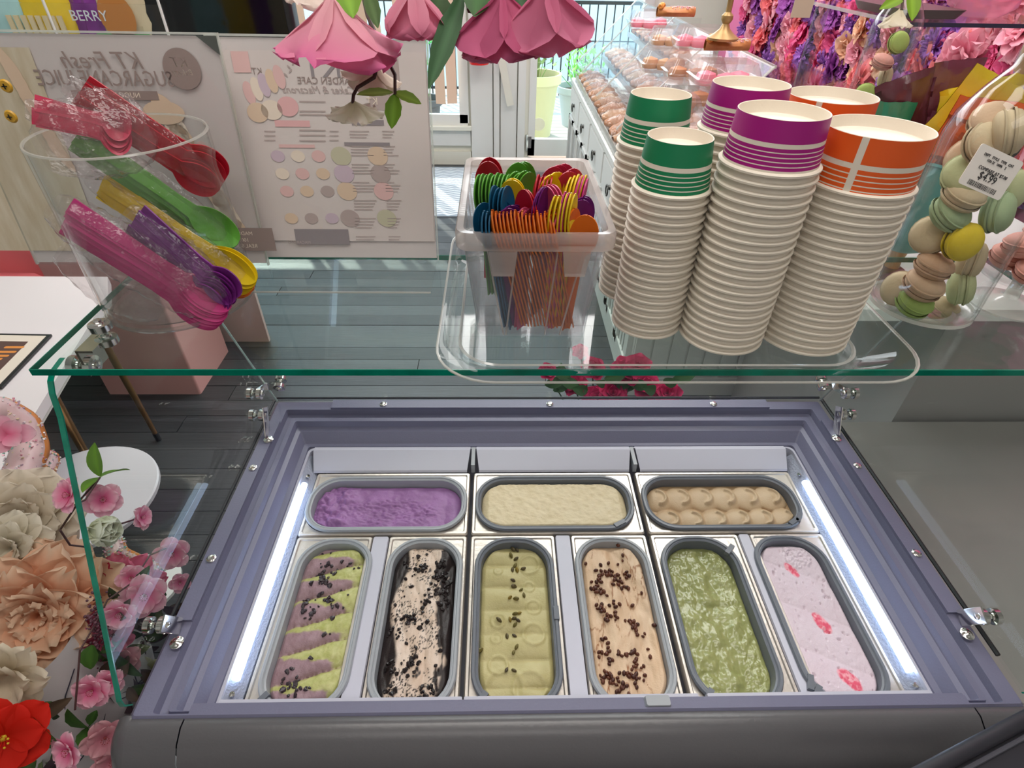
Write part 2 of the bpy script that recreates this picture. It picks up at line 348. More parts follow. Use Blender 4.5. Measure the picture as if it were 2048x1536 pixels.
# chevron mat inside
mt = thing('door_mat', 'grey blue chevron woven mat on the dark floor by the window', 'mat', (-.52, 4.72, 0))
part('mat_body', MB().loft([rr(-.42, .42, -.57, .57, .02, 0), rr(-.42, .42, -.57, .57, .02, .01)], cap1=True, cap0=True), M('mat_grey', (.28, .33, .38), .9), mt)
b = MB(); 
for k in range(26):
    y = -.54+k*.042
    for j in range(13):
        x0 = -.40+j*.0615; q = .03; s_ = .012 if j % 2 else -.012
        b.add([(x0, y-s_, .0105), (x0+.0615, y+s_, .0105), (x0+.0615, y+s_+.018, .0125), (x0, y-s_+.018, .0125)], [(0, 1, 2, 3)])
part('chevron_weave', b, M('mat_pale', (.62, .66, .70), .9), mt, False, stuff=True)

# ---------------------------------------------------------------- ice cream display freezer
XL, XR, YF, YB, ZD = -.509, .755, .33, 1.004, .84
fz = thing('display_freezer', 'grey glass-topped ice cream display freezer with nine tubs', 'freezer', (0, 0, 0))
prof = [(-.004, -.004, -.0, .74), (-.004, -.004, -.0, .838), (0, 0, 0, .842), (.004, .004, .004, .847), (.030, .030, .006, .847), (.033, .033, .008, .834), (.044, .046, .010, .832), (.046, .049, .012, .839), (.056, .060, .013, .839), (.060, .064, .014, .826),
        (.068, .076, .016, .822), (.078, .094, .020, .802), (.088, .101, .024, .800), (.090, .103, .026, .79)]
rings = [rr(XL+a, XR-a, YF+c, YB-b_, .004+.12*max(0, a-.07) if a > 0 else .004, z, 3) for a, b_, c, z in prof]
part('deck_frame', MB().loft(rings), FRAME, fz, ang=25)
# raised strips on the deck that carry screws, gaskets outside them
for (a, b_) in (((XL+.004, .47, .847), (XL+.030, .93, .853)), ((XR-.030, .47, .847), (XR-.004, .93, .853)), ((XL+.13, YB-.030, .847), (XR-.13, YB-.003, .853))):
    part('glass_holder_strip', MB().box(a, b_), FRAME, fz, False)
gk = MB(); gk.tube([(XL-.003, .45, .853), (XL-.003, YB, .853)], .003, 6); part('gasket', gk, GASKET, fz)
part('gasket', MB().tube([(XR+.003, .40, .853), (XR+.003, YB, .853)], .0035, 6), GASKET, fz)
part('gasket', MB().tube([(XL, YB+.004, .853), (XR, YB+.004, .853)], .003, 6), GASKET, fz)
# inner well
X0, X1, YA, YZ = XL+.090, XR-.090, YF+.026, YB-.103
part('well_liner', MB().loft([rr(X0-.001, X1+.001, YA-.001, YZ+.001, .014, .797), rr(X0+.005, X1-.005, YA+.004, YZ-.004, .016, .799), rr(X0+.008, X1-.008, YA+.006, YZ-.008, .018, .70)], cap1=True), WHITEP, fz, ang=30)
# cabinet body down to the floor
part('cabinet_body', MB().loft([rr(XL+.02, XR-.02, YF+.02, YB-.02, .02, .03), rr(XL+.02, XR-.02, YF+.02, YB-.02, .02, .69), rr(XL, XR, YF, YB, .02, .74)], cap0=True), M('grey_cabinet', (.22, .22, .24), .45), fz)
# rounded bumper along the server's edge
def bump_prof(x): return None
pr_ = [(.335, .838), (.33, .845), (.318, .846), (.300, .838), (.283, .82), (.270, .79), (.264, .75), (.266, .69), (.28, .64), (.33, .62)]
def bumper(x0, x1, capend=False, lft=False):
    P = []
    xs = [x0+(x1-x0)*k/4 for k in range(5)]
    for x in xs: P.append([(x, y, z) for y, z in pr_])
    if lft:                                   # rounded end that sweeps back round the corner
        Q = []
        for k in range(9):
            a = math.radians(90*k/8)
            Q.append([(x0 - (.335-y)*math.sin(a)*.62, .335-(.335-y)*math.cos(a)+ .0, z) for y, z in pr_])
        P = Q[::-1] + P
    if capend:
        for k in range(1, 9):
            a = math.radians(90*k/8); P.append([(x1+(.335-y)*math.sin(a)*.62, .335-(.335-y)*math.cos(a), z) for y, z in pr_])
    return MB().grid(P)
part('bumper_corner', bumper(XL+.005, XL+.075, lft=True), FRAME_D, fz, label='grey rounded corner cap', ang=60)
part('bumper', bumper(XL+.077, XR-.077), FRAME_D, fz, ang=60)
part('bumper_corner', bumper(XR-.075, XR-.005, capend=True), FRAME_D, fz, ang=60)
part('front_rail', MB().box((XL+.078, .334, .836), (XR-.078, .348, .8435)).box((XL+.078, .349, .83), (XR-.078, .352, .8405)), FRAME, fz, False)
for (a, b_) in ((-.414, -.0545), (-.0515, .302), (.316, .660)):
    part('front_lip', MB().loft([rr(a, b_, .356, .372, .002, .797), rr(a, b_, .356, .372, .002, .803)], cap1=True, cap0=True), WHITEP, fz, False)
part('clip', MB().loft([rr(.208, .246, .336, .352, .003, .842), rr(.210, .244, .337, .351, .003, .850)], cap1=True), GREYRIM_L, fz)
# slanted white back plates
for a, b_ in ((-.405, -.062), (-.048, .292), (.304, .642)):
    t = .002
    b = MB(); b.add([(a, .898, .803), (b_, .898, .803), (b_, .886, .806), (a, .886, .806), (a+.006, .846, .784), (b_-.006, .846, .784), (a+.006, .843, .780), (b_-.006, .843, .780)],
                    [(0, 1, 2, 3), (3, 2, 5, 4), (4, 5, 7, 6)])
    part('back_plate', b, WHITEP, fz, False)
for x in (-.055, .298): part('plate_bracket', MB().box((x-.004, .846, .776), (x+.004, .9, .800)), GREYRIM_L, fz, False)
# light tubes, their housings and end screws
for x, s_ in ((-.404, 1), (.652, -1)):
    part('tube_housing', MB().add([(x-s_*.012, .36, .795), (x-s_*.012, .885, .795), (x+s_*.012, .885, .774), (x+s_*.012, .36, .774), (x+s_*.0135, .36, .70), (x+s_*.0135, .885, .70)], [(0, 1, 2, 3), (3, 2, 4, 5)]), STEEL_B, fz, False)
    part('light_tube', MB().tube([(x, .405, .793), (x, .80, .793)], .0062, 12), LED, fz, label='glowing cool white light tube')
    for yy in (.385, .825): part('screw', MB().lathe([(0, .0025), (.004, .002), (.0045, 0)], 12, mat=Matrix.Translation((x, yy, .789))), CHROME, fz)
# LED light actually thrown on the tubs
# steel holders with stadium openings: one per tub
def stad(hw, hl, z, cx=0, cy=0, n=8): 
    r = min(hw, hl)*.86; return rr(cx-hw, cx+hw, cy-hl, cy+hl, r, z, n)
def holder(x0, x1, y0, y1, cx, cy, hw, hl):
    b = MB(); n = 8; outer = rr(x0, x1, y0, y1, .004, .7765, n); e1 = rr(x0+.002, x1-.002, y0+.002, y1-.002, .004, .780, n); e2 = rr(x0+.006, x1-.006, y0+.006, y1-.006, .004, .780, n); e3 = rr(x0+.008, x1-.008, y0+.008, y1-.008, .004, .7775, n)
    b.loft([rr(x0, x1, y0, y1, .004, .765, n), outer, e1, e2, e3, stad(hw, hl, .7775, cx, cy, n), stad(hw-.002, hl-.002, .772, cx, cy, n)]); return b
PX = [-.305, -.139, .0285, .212, .3765, .551]
HX = [-.231, .1145, .4595]
SX = [(-.385, -.2445), (-.2085, -.0605), (-.0525, .1095), (.1405, .2885), (.2975, .4795), (.5105, .633)]
SX = [(-.388, -.2425), (-.2105, -.0605), (-.0535, .1095), (.1405, .2885), (.2965, .4695), (.4925, .6385)]
for (a, b_), cx in zip(SX, PX): part('steel_holder', holder(a, b_, .357, .678, cx if b_-a > .14 else (a+b_)/2, .513, .0675, .152), STEEL, fz, ang=30)
for (a, b_), cx in zip(((-.390, -.0605), (-.0535, .2885), (.2965, .638)), HX): part('steel_holder', holder(a, b_, .682, .842, cx, .757, .160, .068), STEEL, fz, ang=30)
for a, b_ in ((-.2415, -.2115), (.1105, .1395), (.4705, .4915)):
    part('divider_plate', MB().loft([rr(a, b_, .357, .677, .003, .776), rr(a+.001, b_-.001, .358, .676, .003, .7815)], cap1=True), WHITEP, fz)
# glass
gl = MB().box((XL-.012, .512, 1.304), (XR+.012, .80, 1.312)); 
part('glass_shelf', gl, GLASS, fz, False)
def edge(name, a, b_): part(name, MB().box(a, b_), GLASSEDGE, fz, False)
edge('shelf_edge', (XL-.012, .5105, 1.304), (XR+.012, .512, 1.312)); edge('shelf_edge', (XL-.0132, .512, 1.3045), (XL-.012, .80, 1.3115)); edge('shelf_edge', (XL-.012, .80, 1.304), (XR+.012, .801, 1.312)); edge('shelf_edge', (XR+.012, .512, 1.304), (XR+.0132, .80, 1.312))
# side panes: raked edge towards the server
out = [(.62, 1.303), (.545, 1.303), (.525, 1.300), (.515, 1.293), (.508, 1.28), (.500, 1.25), (.345, .90), (.338, .885), (.337, .872), (.345, .856)]
back = [(.990, .853), (.82, 1.303)]
for x, nm in ((XL, 'side_glass'), (XR, 'side_glass')):
    poly = out+back; b = MB(); n = len(poly)
    b.add([(x-.003, y, z) for y, z in poly]+[(x+.003, y, z) for y, z in poly], [tuple(range(n)), tuple(range(2*n-1, n-1, -1))])
    part(nm, b, SIDEGLASS, fz, False)
    e = MB(); k = 9
    e.loft([[(x-.0032, y-.0012, z), (x+.0032, y-.0012, z), (x+.0032, y+.001, z), (x-.0032, y+.001, z)] for y, z in out[1:]], cap0=True, cap1=True)
    part('side_glass_edge', e, GLASSEDGE, fz, False, label='green polished glass edge')
b = MB(); b.add([(XL+.005, .995, .853), (XR-.005, .995, .853), (XR-.005, .822, 1.303), (XL+.005, .822, 1.303)], [(0, 1, 2, 3)]); b.add([(XL+.005, .999, .853), (XR-.005, .999, .853), (XR-.005, .826, 1.303), (XL+.005, .826, 1.303)], [(3, 2, 1, 0)])
part('customer_glass', b, GLASS, fz, False)
part('customer_glass_edge', MB().tube([(XL+.003, .997, .853), (XL+.003, .824, 1.303)], .002, 6), M('pale_glass_edge', (.42, .55, .50), .2), fz)
part('customer_glass_edge', MB().tube([(XR-.003, .997, .853), (XR-.003, .824, 1.303)], .002, 6), M('grey_glass_edge', (.3, .33, .33), .2), fz)
# clamps and screws
def clamp(p, ax, side):
    p = Vector(p); n = Vector(ax); c = thing('tmp', 'x', 'x'); 
    b = MB(); M4 = frame_mat(p, n, (0, .3, 1))
    for z0, r in ((.004, .0125), (-.016, .0125)):
        b.lathe([(0, z0+.012), (r*.55, z0+.012), (r*.6, z0+.010), (r, z0+.009), (r, z0+.001), (r*.9, z0), (0, z0)], 20, mat=M4)
        b.lathe([(0, z0+.015), (r*.35, z0+.014), (r*.4, z0+.011)], 8, mat=M4)
    bpy.data.objects.remove(c); return b
def plate(q0, q1, wd, th, up=(1, 0, 0)):
    q0 = Vector(q0); q1 = Vector(q1); d = (q1-q0); L = d.length; M4 = frame_mat(q0, d, up)
    return [(rr(-wd, wd, -th, th, th*.9, 0, 2)), (rr(-wd, wd, -th, th, th*.9, L, 2))], M4
for x, s_ in ((XL, 1), (XR, -1)):
    for yy, zz, y2, z2 in ((.905, .880, .870, .856), (.445, .872, .470, .852)):
        cb = part('clamp', clamp((x, yy, zz+.012), (s_, 0, 0), s_), CHROME, fz)
        r2, M4 = plate((x+s_*.014, yy-.004 if yy < .6 else yy+.012, zz+.024), (x+s_*.017, (yy*.4+y2*.6), .853), .0125, .0015, (1, 0, 0)); part('clamp_plate', MB().loft(r2, mat=M4, cap0=True, cap1=True), CHROME, fz)
        part('screw', MB().lathe([(0, .005), (.005, .0045), (.0065, .003), (.010, .002), (.010, 0)], 16, mat=Matrix.Translation((x+s_*.024, y2 if yy > .6 else yy-.012, .853))), CHROME, fz)
    part('screw', MB().lathe([(0, .005), (.005, .0045), (.006, .003), (.008, .002), (.008, 0)], 16, mat=Matrix.Translation((x+s_*.018, .79, .853))), CHROME, fz)
    part('screw', MB().lathe([(0, .005), (.005, .0045), (.006, .003), (.008, .002), (.008, 0)], 16, mat=Matrix.Translation((x+s_*.018, .58, .853))), CHROME, fz)
    # corner joint where the side pane meets the customer pane
    part('clamp', clamp((x, .925, .935), (s_, 0, 0), s_), CHROME, fz); part('clamp', clamp((x+s_*.035, .972, .925), (0, -.93, -.36), s_), CHROME, fz)
    part('clamp_plate', MB().loft([[(x+s_*.006, .93, .926), (x+s_*.006, .93, .946), (x+s_*.009, .93, .946), (x+s_*.009, .93, .926)], [(x+s_*.006, .965, .912), (x+s_*.006, .965, .932), (x+s_*.009, .965, .932), (x+s_*.009, .965, .912)],
         [(x+s_*.03, .967, .912), (x+s_*.03, .967, .932), (x+s_*.03, .970, .932), (x+s_*.03, .970, .912)]], cap0=True, cap1=True), CHROME, fz, False)
for x in (-.262, .118, .497): part('screw', MB().lathe([(0, .005), (.005, .0045), (.006, .003), (.008, .002), (.008, 0)], 16, mat=Matrix.Translation((x, .985, .853))), CHROME, fz)
# clamp of the shelf glass at its corner, a knob through the shelf
kp = onz(205, 662, 1.312)
part('shelf_clamp', clamp((kp.x, kp.y, 1.310), (0, 0, 1), 1), CHROME, fz, label='round chrome knob through the glass shelf')
part('shelf_clamp', clamp((XL, kp.y-.02, 1.275), (1, 0, 0), 1), CHROME, fz)
part('clamp_plate', MB().box((XL+.006, kp.y-.03, 1.265), (XL+.009, kp.y+.01, 1.302)).box((XL+.006, kp.y-.03, 1.3), (kp.x, kp.y+.01, 1.303)), CHROME, fz, False)

# ---------------------------------------------------------------- tubs of ice cream
def surface(hw, hl, cx, cy, colfun, hfun, nu=84, nv=150, z0=.764):
    r = min(hw, hl)*.86; vert = hl >= hw
    A, B = (hw, hl) if vert else (hl, hw)
    t = np.linspace(-1, 1, nv); v = np.sin(t*math.pi/2*.999)*.35+t*.65; u = np.linspace(-1, 1, nu)
    Y = v*B; d = np.clip(np.abs(Y)-(B-r), 0, r*.9999); W = A-r+np.sqrt(np.maximum(r*r-d*d, 1e-9))
    UX = u[None, :]*W[:, None]; VY = np.repeat(Y[:, None], nu, 1)
    if not vert: UX, VY = VY, UX
    h = hfun(UX, VY); c = colfun(UX, VY, h)
    e = np.minimum(1, (1-np.abs(u))[None, :]*8)*np.minimum(1, (1-np.abs(v))[:, None]*10); h = h*e**.5
    P = [[(UX[i, j]+cx, VY[i, j]+cy, z0+h[i, j]) for j in range(nu)] for i in range(nv)]
    if not vert: P = P[::-1]
    cc = c.reshape(-1, 3) if vert else c[::-1].reshape(-1, 3)
    return MB().grid(P, 0, [tuple(q) for q in cc])
def hgt(hf, x, y): return float(hf(np.array([[x]]), np.array([[y]]))[0, 0])
def mixc(a, b, t): t = np.clip(t, 0, 1)[..., None]; return np.array(a)*(1-t)+np.array(b)*t
def sst(x, a, b): t = np.clip((x-a)/(b-a), 0, 1); return t*t*(3-2*t)
def make_tub(label, cx, cy, hw, hl, rimmat, colf, hf, icemat=ICE, deep=0, tabs=()):
    t = thing('ice_cream_tub', label, 'tub', (cx, cy, 0), 0, 'tubs of ice cream in the display freezer')
    n = 8; zr = .786
    prof = [(hw+.001, hl+.001, .7785), (hw+.003, hl+.003, .784), (hw+.001, hl+.001, .7875), (hw-.003, hl-.003, .7875), (hw-.0045, hl-.0045, .785), (hw-.006, hl-.006, .7855), (hw-.0085, hl-.0085, .784), (hw-.0095, hl-.0095, .776), (hw-.012, hl-.012, .72)]
    part('tub_wall', MB().loft([stad(a, b, z, 0, 0, n) for a, b, z in prof], cap1=True), rimmat, t)
    s_ = surface(hw-.0095, hl-.0095, 0, 0, colf, hf, z0=.764-deep, nu=84 if hl > hw else 150, nv=150 if hl > hw else 150) if hl > hw else surface(hw-.0095, hl-.0095, 0, 0, colf, hf, z0=.764-deep, nu=84, nv=150)
    part('ice_cream', s_, icemat, t, ang=80)
    for (x, y, a) in tabs:
        b = MB().box((-.012, -.004, .781), (.012, .005, .7895), mat=Matrix.Translation((x, y, 0)) @ Matrix.Rotation(a, 4, 'Z')); part('rim_latch', b, GREYRIM, t, False)
    t['_z'] = 0; del t['_z']
    return t, (lambda x, y: .764-deep+hgt(hf, x, y))
HW, HL, CY = .0675, .155, .5125
def const(c): return lambda X, Y, h: np.ones(X.shape+(3,))*np.array(c)
def chip_mesh(name, s, col, seed, flat=.45):
    r = random.Random(seed); b = MB(); b.ico(s, col=col)
    ax_ = [Vector((r.gauss(0, 1), r.gauss(0, 1), r.gauss(0, .6))).normalized() for _ in range(5)]
    out = []
    for p in b.v:                                  # clip the blob by a few random planes: broken, angular chunk
        v = Vector(p)
        for a_ in ax_:
            d_ = v.dot(a_)-s*.55
            if d_ > 0: v = v-a_*d_
        out.append((v.x*1.15, v.y*.95, v.z*flat*1.5))
    b.v = out; return b.mesh(name, CHIP, False)
def bean_mesh(name, s, col, long=1.35):
    b = MB(); b.lathe([(0, -s*long), (s*.6, -s*long*.75), (s, -s*.2), (s, s*.3), (s*.6, s*long*.75), (0, s*long)], 10, col=col); 
    b.v = [(x*.75, y, z) for x, y, z in b.v]; return b.mesh(name, CHIP)
def sprinkle(t, zf, name, meshes, pts, r, lift=.001, smin=.7, smax=1.2):
    for (x, y) in pts:
        o = link(name, r.choice(meshes), t, (x, y, zf(x, y)+lift)); o.rotation_euler = (r.uniform(-.5, .5)+(1.3 if name != 'chocolate_chunk' else 0), r.uniform(-.4, .4), r.uniform(0, 6.28)); s = r.uniform(smin, smax); o.scale = (s, s, s)
# pixel -> local tub coordinate
def loc(px, py, cx, cy): p = onz(px, py, .775); return (p.x-cx, p.y-cy)
def cl(r, cx, cy, hw, hl, lst, n, sp):
    o = []
    for px, py in lst:
        x, y = loc(px, py, cx, cy)
        for _ in range(n):
            a = x+r.gauss(0, sp); b = y+r.gauss(0, sp)
            if abs(a) < hw-.016 and abs(b) < hl-.02: o.append((a, b))
    return o

# 1 purple taro and lime swirl with dark chips
def lob1(X, Y): ph = (Y-.30*X-.5*X*X*12*.1)/.0475+.15*(fbm(X, Y, 40, 8)-.5); return ph, ph-np.floor(ph)
def h1(X, Y):
    ph, f = lob1(X, Y); lobe = np.sqrt(np.clip(1-(2*f-1)**2, 0, 1))
    ph2, g = lob1(X, Y+.016); lobe2 = np.sqrt(np.clip(1-(2*g-1)**2, 0, 1)); k = sst(X, .0, .025)
    return .001+.014*lobe*(1-.6*(X/.06)**2)+.0025*fbm(X, Y, 90, 3)*(1+k)+.0012*fbm(X, Y, 350, 5, 2)
def c1(X, Y, h):
    ph, f = lob1(X, Y); q = f+.42*(X/.06)+.35*(fbm(X, Y, 50, 9)-.5)
    t = np.maximum(sst(q, .44, .52), sst(X+.02*(fbm(X, Y, 40, 12)-.5), .034, .042)*.9)*(1-sst(f, .93, .99)*.6)
    lime = mixc((.34, .36, .08), (.56, .54, .25), fbm(X, Y, 140, 4)); tar = mixc((.28, .17, .19), (.42, .28, .32), fbm(X, Y, 110, 6))
    return tar*(1-t[..., None])+lime*t[..., None]
t1, z1 = make_tub('tub of lime green and mauve swirled ice cream with dark chocolate chunks', PX[0]+.002, CY, HW, HL, GREYRIM_L, c1, h1, tabs=((-.055, -.135, .9),))
r = random.Random(11); cm = [chip_mesh('chocolate_chunk', .0042, (.038, .024, .030), k) for k in range(5)]
pts = cl(r, t1.location.x, CY, HW, HL, [(655, 1097), (655, 1135), (645, 1150), (640, 1165), (620, 1235), (608, 1215), (655, 1210), (570, 1360), (585, 1375), (600, 1382)], 8, .007)
pts += [(r.uniform(-.04, .045), r.uniform(-.13, .13)) for _ in range(26)]
sprinkle(t1, z1, 'chocolate_chunk', cm, pts, r, .001, .5, 1.55)
# 2 cookies and cream with dark syrup at the sides
def h2(X, Y): return .010-.006*sst(np.abs(X+.008*np.sin(Y*30)), .035, .055)+.0035*fbm(X*2.5, Y*.8, 60, 21)+.005*np.abs(np.sin(X*110+5*fbm(X, Y, 14, 23)+Y*12))*.7
def c2(X, Y, h):
    base = mixc((.62, .45, .33), (.74, .62, .54), fbm(X*2, Y*.7, 40, 22))
    d = sst(np.abs(X+.010*np.sin(Y*34+1))+.010*fbm(X, Y, 40, 24), .041, .047)
    d = np.maximum(d, sst(fbm(X*1.4, Y*.6, 36, 27)*1.0+.25*sst(X, .0, .05)*1, .74, .79))
    sp = sst(vnoise(X*650, Y*650, 28)*fbm(X, Y, 40, 29)*2, .74, .82)
    c = base*(1-d[..., None])+np.array((.022, .014, .014))*d[..., None]; return c*(1-sp[..., None])+np.array((.02, .012, .01))*sp[..., None]
t2, z2 = make_tub('tub of cookies and cream ice cream with black crumbs and dark syrup', PX[1]+.003, CY, HW, HL, GREYRIM_L, c2, h2, tabs=())
cr = [chip_mesh('cookie_crumb', .0042, (.018, .012, .012), 20+k, .7) for k in range(6)]
pts = cl(r, t2.location.x, CY, HW, HL, [(885, 1130), (890, 1150), (895, 1165), (880, 1185), (900, 1190), (850, 1200), (845, 1140), (820, 1240), (785, 1330), (815, 1335), (830, 1322), (780, 1385), (850, 1390), (870, 1160), (890, 1210), (785, 1270)], 11, .006)
pts += [(r.uniform(-.045, .045), r.uniform(-.13, .13)) for _ in range(45)]
for i in range(len(pts)):
    x, y = pts[i]; o = link('cookie_crumb', r.choice(cr), t2, (x, y, z2(x, y)+.001)); o.rotation_euler = (r.uniform(0, 3), r.uniform(0, 3), r.uniform(0, 3)); s = r.uniform(.35, 1.35); o.scale = (s, s, s)
# 3 pistachio, spooned waves, whole pistachios down the middle
def h3(X, Y):
    f = (Y+.16)/.044; g = f-np.floor(f); w_ = 1-(2*g-1)**2
    h = .003+.0085*w_**.7*(.7+.3*np.cos(X*60+Y*20)); 
    for (a, b, ra) in ((.028, .105, .018), (.026, .06, .009), (.032, .02, .012), (.030, -.03, .018), (-.030, .09, .007), (-.03, -.005, .012), (-.033, -.035, .009), (-.03, -.08, .015), (-.02, -.118, .03), (.02, -.118, .026)):
        d = np.sqrt((X-a)**2+(Y-b)**2)/ra; h = h+.0022*np.exp(-((d-1)/.16)**2)+.002*(d < 1)*(1-d)
    return h+.0006*fbm(X, Y, 250, 31, 2)
t3, z3 = make_tub('tub of khaki pistachio ice cream with pistachios scattered down its middle', PX[2]+.001, CY, HW+.003, HL, GREYRIM, lambda X, Y, h: mixc((.43, .37, .16), (.52, .455, .22), fbm(X, Y, 40, 33)), h3, tabs=((-.055, -.138, .9), (.0705, .0, 1.57)))
pm = [bean_mesh('pistachio', .0036, c, 1.5) for c in ((.10, .075, .03), (.15, .12, .03), (.22, .15, .02), (.08, .06, .035))]
lst = [(1040, 1083), (1026, 1096), (1034, 1098), (1022, 1110), (1032, 1116), (1030, 1128), (1025, 1138), (1034, 1138), (1046, 1136), (1026, 1160), (1028, 1170), (1042, 1178), (1048, 1190), (1020, 1196), (1032, 1198), (1030, 1228), (1038, 1226), (1020, 1240), (1028, 1238), (1036, 1242), (998, 1240), (1030, 1250), (1014, 1270), (1029, 1270), (1033, 1294), (1027, 1304), (960, 1300), (1013, 1340), (1028, 1341)]
sprinkle(t3, z3, 'pistachio', pm, [loc(a, b, t3.location.x, CY) for a, b in lst], r, .0015, .9, 1.25)
# 4 caramel cream with chocolate pearls
def h4(X, Y): return .009+.006*np.sin(X*95+6*fbm(X, Y, 12, 41)+Y*14)*.6+.005*fbm(X*2, Y*.6, 50, 42)
def c4(X, Y, h):
    base = mixc((.66, .44, .27), (.74, .56, .40), fbm(X*2, Y*.6, 40, 43)); s = sst(np.abs(fbm(X*1.6, Y*.45, 34, 45)-.5), .0, .03); 
    s = 1-s; s = s*sst(fbm(X, Y, 20, 46), .38, .52); return base*(1-s[..., None]*.9)+np.array((.26, .08, .015))*s[..., None]*.9
t4, z4 = make_tub('tub of caramel cream ice cream covered with brown chocolate pearls', PX[3]+.001, CY, HW, HL, GREYRIM_L, c4, h4)
bm4 = [bean_mesh('chocolate_pearl', .0036, c, 1.1) for c in ((.10, .028, .014), (.07, .02, .012), (.13, .04, .02))]
lst = [(1195, 1150), (1205, 1150), (1215, 1148), (1235, 1150), (1190, 1175), (1200, 1170), (1210, 1180), (1195, 1185), (1205, 1210), (1200, 1225), (1212, 1240), (1235, 1235), (1228, 1215), (1245, 1172), (1232, 1165), (1255, 1150), (1238, 1160), (1260, 1245), (1268, 1255), (1280, 1270), (1210, 1290), (1205, 1305), (1215, 1320), (1235, 1310), (1262, 1300), (1268, 1312), (1274, 1330), (1210, 1345), (1225, 1350), (1235, 1362), (1245, 1375), (1275, 1350), (1272, 1368), (1210, 1365), (1255, 1350), (1240, 1380)]
pts = cl(r, t4.location.x, CY, HW, HL, lst, 5, .0055)+[loc(a, b, t4.location.x, CY) for a, b in ((1245, 1113), (1245, 1122), (1216, 1130), (1236, 1128), (1171, 1130), (1283, 1187), (1296, 1298), (1308, 1251), (1265, 1210), (1272, 1262), (1290, 1350), (1236, 1092), (1300, 1315))]
sprinkle(t4, z4, 'chocolate_pearl', bm4, pts, r, .0015, .75, 1.25)
# 5 matcha, glossy and rough scooped
def h5(X, Y): 
    tr = np.exp(-((X-.012-.35*(Y)*-.2)/.02)**2)
    return .003+.004*np.sin(X*70+8*fbm(X, Y, 10, 51))*tr*.8+.009*(np.abs(fbm(X, Y, 28, 52)-.5))*2+.0035*sst(X, .018, .03)*fbm(X, Y, 260, 53)+.002*fbm(X, Y, 180, 54)-.006*sst(-Y-.02, 0, .12)*sst(X, -.05, .02)*.4
t5, z5 = make_tub('tub of green matcha ice cream with glossy scooped ridges', PX[4]+.002, CY, HW+.005, HL, GREYRIM, lambda X, Y, h: mixc((.25, .27, .09), (.40, .41, .18), fbm(X, Y, 55, 56)*.75+.25*sst(h, .004, .012)), h5, ICEWET, .004, tabs=((-.055, -.138, .9), (.062, .125, .8)))
# 6 white-pink strawberry with pink puree
def h6(X, Y):
    h = .010+.0035*np.abs(np.sin((Y+X*.5)*38))**.5+.0014*fbm(X, Y, 200, 61); pits = sst(vnoise(X*170, Y*170, 63), .86, .95)*.004
    d = np.sqrt((X-.015)**2+(Y-.115)**2); return h-pits+.002*sst(fbm(X, Y, 380, 65, 2), .45, .6)*(d < .026)
def pud(X, Y):
    m = 0*X
    for (px, py, a, b, an) in ((1582, 1140, .008, .019, .5), (1643, 1247, .011, .020, .35), (1700, 1362, .012, .022, .6)):
        cx_, cy_ = loc(px, py, PX[5]+.001, CY); c_, s_ = math.cos(an), math.sin(an); u = (X-cx_)*c_+(Y-cy_)*s_; v = -(X-cx_)*s_+(Y-cy_)*c_
        m = np.maximum(m, 1-sst(np.sqrt((u/a)**2+(v/b)**2)+.5*(fbm(X, Y, 90, 68)-.5), .85, 1.05))
    return m
t6, z6 = make_tub('tub of pale pink strawberry ice cream with three bright pink puree spots', PX[5]+.001, CY, HW, HL, GREYRIM, lambda X, Y, h: mixc((.66, .53, .60), (.72, .62, .69), fbm(X, Y, 30, 66))*(1-pud(X, Y)[..., None])+mixc((.72, .09, .16), (.85, .38, .44), sst(fbm(X, Y, 220, 69), .4, .65))*pud(X, Y)[..., None], h6, tabs=((-.058, -.135, .9), (-.062, -.12, 1.2)))
# three crosswise tubs
def h7(X, Y): 
    d = np.sqrt(((X-.01)/.1)**2+((Y+.012)/.04)**2); return .006+.008*sst(1-d, -.1, .35)*fbm(X*.8, Y, 230, 71, 3)-.011*sst(1-d, 0, .7)*.6+.014*np.abs(fbm(X, Y, 22, 72)-.5)+.016*sst(-X-.05, 0, .05)*np.abs(fbm(X, Y, 55, 73)-.45)*2
make_tub('tub of violet ube ice cream with a rough scraped surface', HX[0]+.004, .757, .160, .068, GREYRIM_L, lambda X, Y, h: mixc((.25, .11, .28), (.39, .19, .44), fbm(X, Y, 40, 74)), h7, deep=.004)
def h8(X, Y): return .012+.003*fbm(X, Y, 110, 81)+.003*sst(Y, .035, .055)*fbm(X, Y, 300, 83, 2)
make_tub('tub of cream coloured vanilla ice cream filled flat to the rim', HX[1]+.001, .757, .160, .068, GREYRIM, lambda X, Y, h: mixc((.66, .54, .33), (.73, .62, .42), fbm(X, Y, 90, 82)), h8, tabs=((.125, -.058, .5),))
def h9(X, Y):
    h = .002+0*X; k = 0
    for i in range(6):
        for (yy, ra) in ((.020, .034), (-.036, .030)):
            cx_ = -.125+i*.048+(.014 if yy < 0 else 0); d = np.sqrt((X-cx_)**2+(Y-yy)**2)/ra
            a = np.where(d < 1, .002+.011*(1-np.clip(d, 0, 1))**.5+.006*np.exp(-((d-.5)/.10)**2)*(X > cx_)*(d < 1), 0); h = np.maximum(h, a+.0006*i)
    return h
make_tub('tub of tan coffee ice cream spooned into overlapping petals', HX[2]+.001, .757, .160, .068, GREYRIM, lambda X, Y, h: mixc((.42, .26, .13), (.60, .45, .29), sst(h, .003, .013)*.6+.4*fbm(X, Y, 50, 92)), h9, deep=.002, tabs=((.13, -.055, .6), (.145, -.045, 1.0)))

